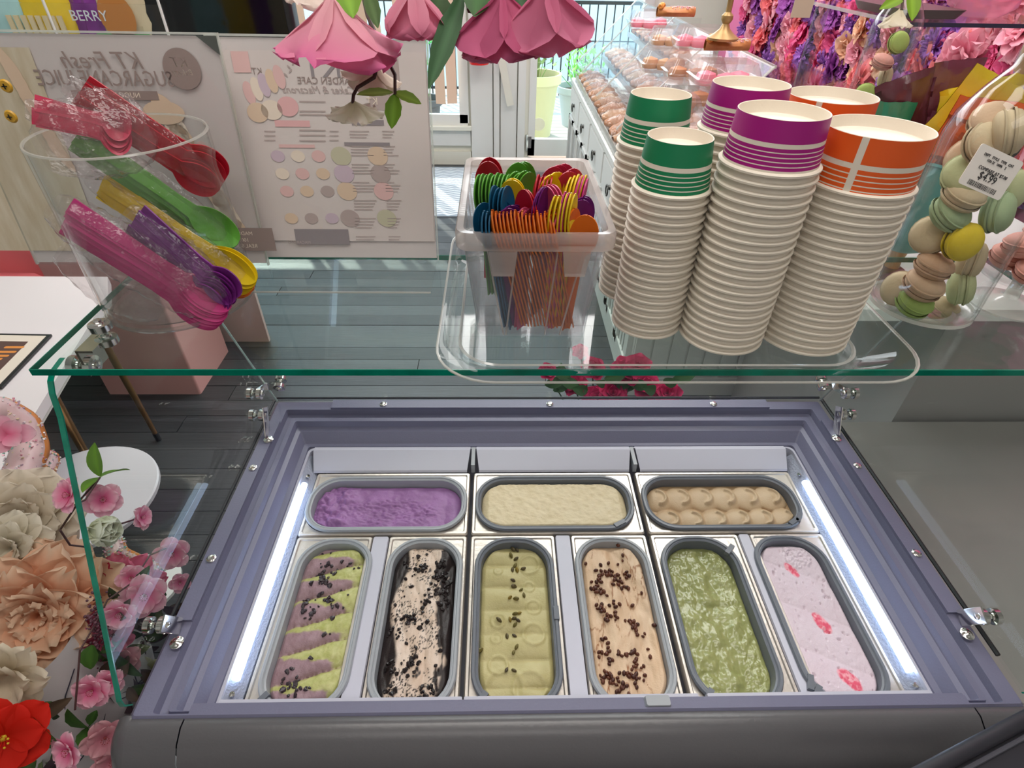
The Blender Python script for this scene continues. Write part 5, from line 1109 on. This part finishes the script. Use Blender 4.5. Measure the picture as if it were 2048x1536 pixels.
hang('pale silk blossom at the top edge beside the black screen', 620, -28, .5, .026, (-.3, 0, -1), (.72, .60, .52), (.80, .70, .63), 5, 50, 17)
g2_ = thing('garland', 'thin twig with two leaves hanging in front of the acrylic riser', 'garland', (0, 0, 0))
part('twig', MB().tube([tuple(A_(1830, -120, .6)), tuple(A_(1812, -40, .6)), tuple(A_(1803, 20, .6))], .0015, 6, col=(.06, .03, .02)), SOLID, g2_)
for p0, p1, W in ((A_(1812, -8, .6), A_(1762, 15, .6), .012), (A_(1822, -22, .6), A_(1828, 38, .6), .016)): part('leaf', leaf('leaf', p0, p1-p0, up_, (p1-p0).length, W, (.20, .34, .03), curl=.1), LEAF, g2_)
hang('cream silk blossom hanging in front of the acrylic riser', 1803, 15, .6, .024, (0, 0, -1), (.75, .68, .50), (.84, .76, .64), 4, 40, 19, .9, False)

# red roses beyond the customer glass
rb = thing('rose_bouquet', 'bouquet of crimson silk roses in a tall floor vase behind the freezer', 'bouquet', (0, 0, 0))
for k, (px, py, s) in enumerate(((1095, 745, .7), (1150, 770, 1), (1185, 740, 1), (1225, 790, 1.1), (1250, 745, 1.2), (1290, 775, 1.2), (1275, 735, 1), (1335, 790, 1.1), (1345, 815, .9), (1195, 800, 1.1), (1160, 705, .6))):
    p = ony(px, py, 1.12+.03*(k % 3)); R = .034*s
    rr0 = part('rose', MB(), PETAL, rb) if False else None
    B = MB(); A = frame_mat(p, (rnd.uniform(-.4, .4), -.5, 1)); 
    for li, (n, tilt, sc) in enumerate(((6, 62, 1), (5, 40, .85), (4, 22, .7), (3, 8, .55))):
        P = petal_pts(R*sc*1.1, R*sc*1.1, .6, .25, .05, k*5+li, nv=5); cols = petal_col(P, (.22, .0, .03), (.62, .02, .12))
        for q in range(n):
            Q = A @ Matrix.Rotation(6.2832*(q+.5*li)/n, 4, 'Z') @ Matrix.Rotation(math.radians(90-tilt), 4, 'X'); B.add([tuple(Q @ Vector(v_)) for row in P for v_ in row], [(i*5+j, i*5+j+1, (i+1)*5+j+1, (i+1)*5+j) for i in range(4) for j in range(4)], 0, None, cols)
    part('rose', B, PETAL, rb); part('stem', stemmb([tuple(p), (p.x*.6+.12, p.y+.02, p.z-.15), (.30, 1.17, .46)], .002, (.04, .09, .02)), SOLID, rb)
for k in range(16):
    a = k*.8; p = ony(1090+k*17, 770+12*math.sin(a*2), 1.13); part('leaf', leaf('leaf', p, (math.cos(a), math.sin(a)*.4-.2, .5), (0, -1, .6), .055, .03, (.05, .12, .04)), LEAF, rb)
part('vase', MB().lathe([(0, 0), (.09, 0), (.10, .02), (.07, .25), (.06, .45), (.075, .50)], 32, mat=Matrix.Translation((.30, 1.17, 0))), M('pale_vase', (.6, .6, .58), .4), rb)

# flowers massed on the stand beside the freezer
def leftp(px, py, x): 
    d = ray(px, py); return CAM+d*(x/d.x)
flower('huge cream hydrangea head beside the glittered pretzels', leftp(40, 1040, -.80), (.45, -.6, .7), .075, [(10, 82, 1.15), (10, 62, 1.05), (9, 42, .9), (7, 22, .7), (5, 8, .5)], (.62, .52, .36), (.76, .68, .56), stamen=False, cup=.55, curl=.35, ruffle=.04, seed=71, wid=.95)
flower('cream hydrangea cluster low at the edge of the flower arrangement', leftp(25, 1095, -.76), (.1, -.6, .5), .05, [(9, 80, 1.1), (8, 55, .9), (6, 25, .7)], (.60, .54, .40), (.76, .70, .58), stamen=False, cup=.5, curl=.3, ruffle=.04, seed=72, wid=.95)
flower('very large peach peony with ruffled petals', leftp(85, 1225, -.70), (.35, -.75, .65), .095, [(9, 88, 1.15), (9, 68, 1.05), (8, 48, .9), (8, 32, .7), (7, 18, .5), (5, 6, .36)], (.80, .27, .10), (.78, .58, .42), stamen=False, cup=.55, curl=.30, ruffle=.10, seed=73, wid=.95)
flower('white rosebud in front of the green glass edge', leftp(178, 1058, -.56), (.8, -.2, .1), .042, [(5, 34, 1), (5, 20, .95), (4, 8, .85)], (.70, .72, .50), (.90, .87, .78), stamen=False, cup=.7, curl=-.25, ruffle=.02, seed=74, wid=1.0)
flower('hot pink rose behind the cherry blossoms', leftp(245, 1180, -.66), (.3, -.8, .6), .060, [(8, 85, 1.1), (8, 60, 1), (7, 40, .85), (6, 22, .65), (4, 8, .45)], (.66, .05, .18), (.82, .20, .34), stamen=False, cup=.6, curl=.25, ruffle=.1, seed=75)
flower('hot pink rose low beside the clear vase', leftp(205, 1270, -.62), (.3, -.8, .3), .040, [(8, 80, 1.1), (7, 55, 1), (6, 30, .8)], (.55, .06, .14), (.76, .20, .32), stamen=False, cup=.6, curl=.25, ruffle=.1, seed=76)
flower('bright red flower with a yellow eye in the corner', leftp(8, 1475, -.62), (.5, -.7, .7), .050, [(5, 82, 1), (5, 70, .8)], (.55, .01, .0), (.72, .02, .01), (.8, .6, .05), True, .3, .2, .03, 77, wid=1.0)
CB0, CB1 = (.80, .05, .28), (.92, .62, .70)
for i, (px, py, x, R, ax, lab) in enumerate(((345, 1105, -.585, .030, (.3, -.8, .4), 'pink cherry blossom seen through the glass near the freezer edge'), (290, 1190, -.57, .034, (.3, -.7, .5), 'largest pink cherry blossom over the hot pink rose'), (240, 1225, -.57, .026, (.2, -.9, .3), 'pink cherry blossom hanging below the largest one'),
        (282, 1035, -.58, .020, (.9, 0, .2), 'small pink blossom alone at the tip of its twig'), (140, 990, -.62, .026, (-.3, -.6, .7), 'pale pink blossom under the green leaves'), (205, 1000, -.60, .026, (.6, -.4, .6), 'pale pink blossom above the white rosebud'), (360, 1165, -.57, .018, (.5, -.6, .5), 'small pink blossom against the freezer frame'),
        (262, 1155, -.60, .022, (.5, -.6, .5), 'pink blossom tucked behind the largest cherry blossom'), (185, 1380, -.58, .026, (.1, -.8, .5), 'double pink blossom above the low green leaves'), (215, 1365, -.575, .022, (.6, -.6, .4), 'pink blossom touching the green glass edge'), (240, 1320, -.60, .030, (.4, -.7, .4), 'dusky pink blossom behind the glass pane'),
        (140, 1500, -.56, .026, (-.3, -.7, .5), 'pale pink blossom at the lower picture edge'), (210, 1475, -.575, .030, (.5, -.6, .4), 'dusky pink blossom against the bumper corner'), (225, 1520, -.57, .028, (.5, -.6, .3), 'deep pink blossom below the dusky one'))):
    dusk = 'dusky' in lab or 'deep' in lab
    flower(lab, leftp(px, py, x), ax, R, [(5, 72, 1.05), (5, 55, .85)], (.70, .22, .30) if dusk else CB0, (.74, .42, .45) if dusk else CB1, (.45, .10, .10), True, .25, .15, .06, 90+i, wid=.95, tipn=1.5)
flower('yellow green hydrangea sprig seen through the glass by the chrome clamp', leftp(300, 1345, -.60), (.2, -.8, .3), .035, [(7, 80, 1), (6, 50, .8)], (.45, .46, .25), (.60, .60, .42), stamen=False, seed=120)
flower('cream petalled flower partly behind the peony', leftp(15, 1350, -.66), (.2, -.8, .4), .055, [(7, 75, 1), (6, 45, .8)], (.62, .52, .36), (.76, .68, .54), stamen=False, seed=121, ruffle=.08)
flower('red rose glimpsed between peony and hot pink rose', leftp(190, 1145, -.66), (.3, -.8, .3), .035, [(7, 70, 1), (6, 40, .8)], (.45, .0, .03), (.62, .02, .08), stamen=False, seed=122)
sp_ = thing('leaf_sprig', 'twig of three glossy green leaves over the round white table', 'leaf sprig', (0, 0, 0))
for a, b_, W in (((200, 952), (180, 892), .024), ((200, 955), (256, 925), .018), ((200, 955), (162, 975), .022)):
    p0, p1 = leftp(*a, -.60), leftp(*b_, -.60); part('leaf', leaf('leaf', p0, p1-p0, up_, (p1-p0).length, W, (.13, .27, .02)), LEAF, sp_)
part('twig', stemmb([tuple(leftp(200, 955, -.60)), tuple(leftp(160, 1000, -.61)), tuple(leftp(120, 1060, -.64))]), SOLID, sp_)
sp2 = thing('leaf_sprig', 'green leaves low in the arrangement under the pink blossoms', 'leaf sprig', (0, 0, 0))
for a, b_, W in (((180, 1455), (125, 1440), .024), ((180, 1450), (190, 1420), .016), ((175, 1455), (160, 1500), .020), ((60, 1430), (100, 1520), .055), ((185, 1290), (175, 1340), .028), ((290, 1440), (240, 1420), .02)):
    p0, p1 = leftp(*a, -.60), leftp(*b_, -.60); part('leaf', leaf('leaf', p0, p1-p0, up_, (p1-p0).length, W, (.05, .13, .02), serr=True), LEAF, sp2)
br_ = thing('blossom_twig', 'dark twigs carrying the pink blossoms beside the freezer', 'twig', (0, 0, 0))
for q in ([(215, 1200), (265, 1165), (300, 1110), (335, 1095)], [(215, 1055), (250, 1045), (275, 1037)], [(150, 1010), (170, 1000), (200, 955)], [(215, 1200), (190, 1250), (160, 1300), (150, 1420)], [(120, 1060), (140, 1090), (180, 1095)]):
    part('twig', stemmb([tuple(leftp(a, b_, -.59)) for a, b_ in q], .0014, (.07, .03, .03)), SOLID, br_)
brry = MB(); r = random.Random(9)
for _ in range(240): 
    p = leftp(200+r.gauss(0, 13), 1245+r.gauss(0, 26), -.60+r.gauss(0, .01)); brry.ico(r.uniform(.0012, .0028), mat=Matrix.Translation(p), col=(.10, .03, .05))
o = tag(link('berry_spray', brry.mesh('berry_spray', SOLID)), 'spray of tiny dark plum berries between peony and cherry blossom', 'berries'); o['kind'] = 'stuff'
fo = thing('leafy_branch', 'mass of small dark green and brown leaves filling in behind the blossoms', 'leafy branch', (0, 0, 0)); r = random.Random(23)
for k in range(110):
    px, py = (r.uniform(215, 345), r.uniform(1190, 1400)) if k < 60 else (r.uniform(60, 250), r.uniform(1400, 1560))
    if k >= 95: px, py = r.uniform(180, 250), r.uniform(1250, 1320)
    p0 = leftp(px, py, r.uniform(-.63, -.59) if k < 60 else r.uniform(-.68, -.62)); ax = Vector((r.uniform(-1, 1), r.uniform(-1, .3), r.uniform(-.5, 1))).normalized(); c = r.choice([(.03, .07, .02), (.06, .12, .03), (.09, .06, .04), (.05, .03, .04), (.12, .16, .07)])
    part('leaf', leaf('leaf', p0, ax, (r.uniform(-.4, .4), -1, .8), r.uniform(.03, .06), r.uniform(.014, .026), c), LEAF, fo)
# white vase wrapped in thin wire, and the stand that carries the arrangement
vc = leftp(95, 1375, -.66); vz = vc.z
vs = thing('vase', 'rounded white vase wrapped in thin dark wire under the peony', 'vase', (-.72, .43, .56))
part('vase_body', MB().lathe([(0, 0), (.08, 0), (.11, .05), (.13, .14), (.12, .22), (.09, .28), (.085, .31)], 40), M('white_ceramic', (.58, .54, .55), .35), vs)
for k in range(7):
    a = -1.6+k*.35; part('wire', MB().tube([((.133-.04*abs(z-.15)/.15)*math.cos(a+.5*math.sin(z*30+k)), (.133-.04*abs(z-.15)/.15)*math.sin(a+.5*math.sin(z*30+k)), z) for z in np.linspace(.03, .28, 12)], .0009, 5, col=(.03, .03, .05)), SOLID, vs)
ps = thing('pedestal', 'grey pedestal carrying the flower vase beside the freezer', 'pedestal', (-.76, .45, 0))
part('pedestal_top', MB().box((-.2, -.32, .53), (.13, .08, .56)), BASEW, ps, False); part('pedestal_column', MB().lathe([(.12, 0), (.12, .02), (.05, .05), (.05, .53)], 24), BASEW, ps)
part('lower_leaf_mass', MB().ico(.01), LEAF, ps) if False else None
# glittered decorative pretzels
def pretzel(label, pts, rad, seed):
    t = thing('decorative_pretzel', label, 'decoration', (0, 0, 0)); P = [tuple(leftp(a, b_, x)) for a, b_, x in pts]
    V = [Vector(p) for p in P]; Q = []
    for i in range(len(V)-1):
        for s in range(6): Q.append(V[i].lerp(V[i+1], s/6))
    Q.append(V[-1]); Q = [Q[0]]+[(Q[i-1]+Q[i]*2+Q[i+1])/4 for i in range(1, len(Q)-1)]+[Q[-1]]
    part('pretzel_dough', MB().tube([tuple(q) for q in Q], [rad*(.7+.3*math.sin(math.pi*i/(len(Q)-1))) for i in range(len(Q))], 12), M('orange_dough', (.72, .27, .06), .35, noise=(40, (.55, .18, .03), .2)), t)
    part('pale_glaze', MB().tube([tuple(q+Vector((.004, -.008, .006))) for q in Q[3:-3]], rad*.92, 12), M('pink_glaze', (.66, .48, .48), .3), t)
    b = MB(); r = random.Random(seed)
    for _ in range(900):
        q = r.choice(Q[3:-3]); d = Vector((r.gauss(0, 1), r.gauss(0, 1), r.gauss(0, 1))).normalized(); p = q+Vector((.004, -.008, .006))+d*rad*.95+Vector((r.uniform(-.008, .008), r.uniform(-.008, .008), r.uniform(-.008, .008)))*.6
        s = r.uniform(.0008, .0020); b.box((-s, -s, -s*.4), (s, s, s*.4), mat=Matrix.Translation(p) @ Matrix.Rotation(r.uniform(0, 6), 4, (r.random(), r.random(), r.random())), col=r.choice([(.75, .70, .70), (.70, .30, .38), (.25, .50, .42), (.75, .62, .40), (.55, .40, .50), (.8, .8, .82)]))
    part('glitter_flakes', b, GLITTER, t, False, stuff=True); return t
pretzel('glitter covered pink iced pretzel nearest the table edge', [(-60, 830, -.92), (0, 820, -.92), (45, 850, -.90), (62, 900, -.88), (40, 960, -.86), (0, 975, -.86)], .030, 1)
pretzel('orange glittered twist behind the first iced pretzel', [(60, 905, -.92), (105, 915, -.90), (90, 950, -.88), (60, 930, -.88), (110, 975, -.86), (130, 1010, -.84)], .016, 2)
pretzel('silver glittered pretzel arm between blossoms and rosebud', [(200, 1060, -.72), (225, 1075, -.70), (240, 1110, -.68), (300, 1135, -.66), (330, 1125, -.64)], .015, 3)
flower('pink silk petal laid over the glittered pretzel', leftp(15, 870, -.84), (.6, -.5, .6), .04, [(3, 60, 1), (3, 40, .9)], (.85, .25, .42), (.80, .55, .60), stamen=False, seed=130)

# ---------------------------------------------------------------- furniture at the left
tb = thing('white_table', 'white rectangular table on thin gold legs near the mint wall', 'table', (0, 0, 0))
part('tabletop', MB().add([(-1.09, .82, .75), (-1.28, 1.66, .75), (-1.345, 1.78, .75), (-2.3, 1.78, .75), (-2.3, .7, .75), (-1.09, .82, .72), (-1.28, 1.66, .72), (-1.345, 1.78, .72), (-2.3, 1.78, .72), (-2.3, .7, .72)],
     [(0, 1, 2, 3, 4), (9, 8, 7, 6, 5), (5, 6, 1, 0), (6, 7, 2, 1), (7, 8, 3, 2), (8, 9, 4, 3), (9, 5, 0, 4)]), LAMIN, tb, False)
part('tabletop_edge', MB().tube([(-1.10, .83, .712), (-1.29, 1.66, .712)], .007, 6), M('pale_edge', (.55, .54, .50), .4), tb)
for a, b_ in (((-1.345, 1.62, .72), (-1.433, 1.748, 0)), ((-1.27, 1.27, .72), (-1.37, 1.33, 0)), ((-2.2, 1.7, .72), (-2.25, 1.75, 0)), ((-2.2, .8, .72), (-2.2, .8, 0))):
    part('leg', MB().tube([a, b_], [.014, .009], 12), GOLD, tb); part('leg_cap', MB().tube([tuple(Vector(a).lerp(Vector(b_), .93)), b_], [.0115, .0105], 12), BLACK, tb)
fr = thing('framed_menu', 'black framed food print lying flat on the white table', 'framed print', (0, 0, .752))
p0, p1, p2, p3 = [onz(*q, .752) for q in ((-120, 668), (105, 672), (5, 778), (-230, 800))]
def quadc(a, b, c, d, z0, z1): return MB().add([(a.x, a.y, z0), (b.x, b.y, z0), (c.x, c.y, z0), (d.x, d.y, z0), (a.x, a.y, z1), (b.x, b.y, z1), (c.x, c.y, z1), (d.x, d.y, z1)], [(4, 7, 6, 5), (0, 1, 2, 3), (0, 4, 5, 1), (1, 5, 6, 2), (2, 6, 7, 3), (3, 7, 4, 0)])
part('black_frame', quadc(p0, p1, p2, p3, 0, .006), BLACK, fr, False); cc = (p0+p1+p2+p3)/4; sh = [p.lerp(cc, .07) for p in (p0, p1, p2, p3)]; part('white_mount', quadc(*sh, .006, .0068), PAPERW, fr, False)
sh = [p.lerp(cc, .30) for p in (p0, p1, p2, p3)]; part('food_picture', quadc(*sh, .0068, .0072), M('dark_print', (.10, .05, .04), .5), fr, False)
for k in range(7):
    q = sh[1].lerp(sh[2], .1+.12*k).lerp(cc, .15+.09*k); part('printed_carrot', MB().loft([rr(q.x-.035, q.x+.02, q.y-.005, q.y+.005, .004, .0073)], cap1=True), M('orange_print_food', (.75, .28, .05), .5), fr, False)
rt = thing('round_table', 'small round white side table beside the flowers', 'table', (-1.17, 1.06, 0))
part('tabletop', MB().lathe([(0, .452), (.196, .452), (.20, .448), (.20, .436), (.19, .43), (0, .43)], 56), M('white_lacquer', (.72, .70, .74), .3), rt); part('pedestal_leg', MB().lathe([(.12, 0), (.12, .012), (.02, .03), (.02, .43)], 24), WHITE, rt)
ch = thing('coral_chair', 'coral pink rounded chair beyond the white table', 'chair', (-2.25, 2.12, 0))
part('seat', MB().loft([rr(-.24, .24, -.24, .24, .1, .42), rr(-.25, .25, -.25, .25, .1, .46), rr(-.22, .22, -.22, .22, .1, .49)], cap0=True, cap1=True), M('coral_fabric', (.85, .22, .24), .7), ch)
b = MB(); b.loft([rr(-.25, .25, .18, .26, .035, .46), rr(-.26, .26, .20, .29, .04, .75), rr(-.23, .23, .22, .30, .04, .86), rr(-.16, .16, .23, .29, .03, .89)], cap0=True, cap1=True); part('backrest', b, M('coral_fabric_back', (.85, .22, .24), .7), ch)
for x, y in ((-.2, -.2), (.2, -.2), (-.2, .2), (.2, .2)): part('leg', MB().tube([(x, y, .42), (x*1.1, y*1.1, 0)], .012, 8), GOLD, ch)
# pale panels and pink box by the wall
pn = thing('shelf_unit', 'cream and mint tall shelf unit behind the white table', 'shelf', (-2.5, 2.5, 0))
part('side_panel', MB().box((-.5, -.05, 0), (.12, 0, 2.0)), M('cream_panel', (.74, .76, .62), .5), pn, False); part('side_panel', MB().box((.16, -.06, 0), (.30, 0, 2.0)), M('mint_panel', (.45, .78, .66), .5), pn, False, label='mint green upright panel')
part('side_panel', MB().box((.12, -.03, 0), (.16, 0, 2.0)), M('taupe_panel', (.42, .40, .30), .5), pn, False); part('back_panel', MB().box((.30, -.02, 0), (1.3, 0, 1.15)), M('cream_panel2', (.66, .50, .46), .5), pn, False)
solo('pink_box', MB().loft([rr(-1.80, -1.38, 2.05, 2.40, .01, .0), rr(-1.80, -1.38, 2.05, 2.40, .01, .80)], cap1=True), [M('pink_card', (.72, .36, .34), .6)], 'dusty pink tall box standing behind the white table', 'box', smooth=False)
flower('pink and violet paper flower hanging on the mint panel', leftp(0, 300, -1.05), (.3, -.9, .1), .075, [(8, 80, 1.1), (7, 50, .9), (5, 25, .7)], (.75, .10, .30), (.90, .40, .55), stamen=False, seed=140, ruffle=.1)
# black display screen and snack rack behind the menus
ks = thing('display_screen', 'black display screen hanging behind the menus', 'screen', (-.62, 1.62, 0))
part('screen_panel', MB().loft([rr(-.25, .135, -.03, .03, .015, 1.12), rr(-.25, .135, -.03, .03, .015, 2.0)], cap0=True, cap1=True), BLACK, ks); part('screen_glass', MB().box((-.235, -.032, 1.14), (.12, -.0305, 1.98)), M('dark_screen', (.004, .005, .006), .08), ks, False)
part('ceiling_rod', MB().tube([(-.05, 0, 1.99), (-.05, 0, 2.8)], .02, 12), BLACK, ks)
rk = thing('snack_rack', 'clear acrylic snack rack behind the poster', 'rack', (-.74, 1.18, 0))
part('rack_base', MB().box((-.26, -.08, 1.40), (.20, .10, 1.41)), ACRYL, rk, False); part('rack_front', MB().box((-.26, -.085, 1.40), (.20, -.08, 1.60)), ACRYL, rk, False)
for x in (-.26, -.12, .02, .2): part('rack_wire', MB().tube([(x, -.088, 1.40), (x, -.088, 2.8)], .0022, 6), WHITE, rk)
part('rack_wire', MB().tube([(-.03, .09, 1.41), (-.03, .09, 2.8)], .0022, 6), WHITE, rk)
for i, (px, lab, c, w_) in enumerate(((112, 'yellow topped clear snack pack', (.82, .60, .02), .12), (212, 'purple berry snack pouch', (.22, .03, .28), .085), (265, 'beige and green cookie pouch', (.60, .52, .34), .09), (40, 'pale blue clear box', (.45, .75, .75), .13))):
    p = ony(px, 70, 1.18); t = snack(lab+' in the rack behind the poster', (p.x, 1.17, 1.412), w_, .235, .0, 0, c, 60+i)
    F = Matrix.Rotation(math.pi/2, 4, 'X')
    if i == 1: text_obj('lettering', 'BERRY', .022, M('pale_lettering', (.75, .8, .85), .5), t, Matrix.Translation((0, -.019, .165)) @ F)
    if i == 2: 
        b = MB(); disc(b, F, 0, .165, .03, .035, 0, .018); part('cookie_picture', b, M('cookie_print', (.55, .22, .05), .6), t, False)
        b = MB(); rect(b, F, -.045, .12, .045, .140, 0, .018); part('green_band', b, M('green_band', (.05, .40, .08), .4), t, False)
    if i == 0:
        for k in range(8): part('wafer', MB().box((-.05+k*.012, -.022, .03), (-.042+k*.012, -.019, .165)), M('wafer', (.80, .68, .42), .6), t, False)

# dark object in the near corner, grey counter added for glass haze, red lantern
ba = thing('black_tray_stand', 'black raised-edge plastic panel slanting across the near corner', 'panel', (0, 0, 0))
q0, q1 = onz(1790, 1560, .93), onz(2080, 1408, .93); dd = (q1-q0).normalized(); nn = Vector((dd.y, -dd.x, 0))
def band(o0, o1, z0, z1, mat_): 
    v = [q0+nn*o0, q1+nn*o0, q1+nn*o1, q0+nn*o1]; return MB().add([(p.x, p.y, z0) for p in v]+[(p.x, p.y, z1) for p in v], [(0, 3, 2, 1), (4, 5, 6, 7), (0, 1, 5, 4), (1, 2, 6, 5), (2, 3, 7, 6), (3, 0, 4, 7)])
DKP = M('black_soft_plastic', (.020, .020, .028), .45)
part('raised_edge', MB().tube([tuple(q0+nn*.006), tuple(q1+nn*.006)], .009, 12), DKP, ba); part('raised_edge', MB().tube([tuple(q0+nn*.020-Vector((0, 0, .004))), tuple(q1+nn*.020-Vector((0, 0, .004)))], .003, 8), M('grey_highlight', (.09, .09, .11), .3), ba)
part('panel_surface', band(.004, .30, .915, .924, None), DKP, ba, False); part('panel_post', MB().tube([tuple(q1+nn*.25+Vector((0, 0, -.01))), tuple(Vector((q1.x, q1.y, 0))+nn*.25)], .02, 12), DKP, ba)
sc_ = thing('haze_counter', 'added grey counter standing in for glass haze at the end of the freezer', 'counter', (0, 0, 0))
sg = M('haze_grey_counter', (.22, .215, .205), .4, metal=.1, noise=(4, (.28, .27, .255), .3))  # haze of the side pane is put into this grey
part('counter_body', MB().box((.86, .05, .0), (1.9, 1.06, .66)), sg, sc_, False); part('counter_top', MB().loft([rr(.82, 1.92, .02, 1.09, .01, .66), rr(.82, 1.92, .02, 1.09, .01, .70)], cap0=True, cap1=True), sg, sc_)
part('counter_front', MB().box((.84, -.01, .0), (1.9, .03, .655)), sg, sc_, False)
lp = ony(958, 108, 5.2)
rl = thing('red_lantern', 'small red hanging lantern between window and glass door', 'lantern', lp)
part('lantern_body', MB().lathe([(0, -.07), (.075, -.07), (.08, -.06), (.08, .03), (.05, .06), (0, .06)], 24), M('red_plastic', (.85, .02, .02), .3), rl); part('lantern_cap', MB().lathe([(.05, .06), (.055, .09), (.03, .11), (0, .11)], 20), M('red_cap', (.6, .02, .02), .4), rl); part('cord', MB().tube([(0, 0, .11), (0, 0, 2.8-lp.z)], .003, 6), BLACK, rl)
so_ = solo('hanging_tag', MB().box((-.03, -.004, -.36), (.03, .004, .0)), CREAM, 'cream cardboard strip hanging on the door post', 'card strip', ony(1003, 118, DW-.12), smooth=False); so_.rotation_euler = (0, -.22, 0)
bpy.context.view_layer.update()
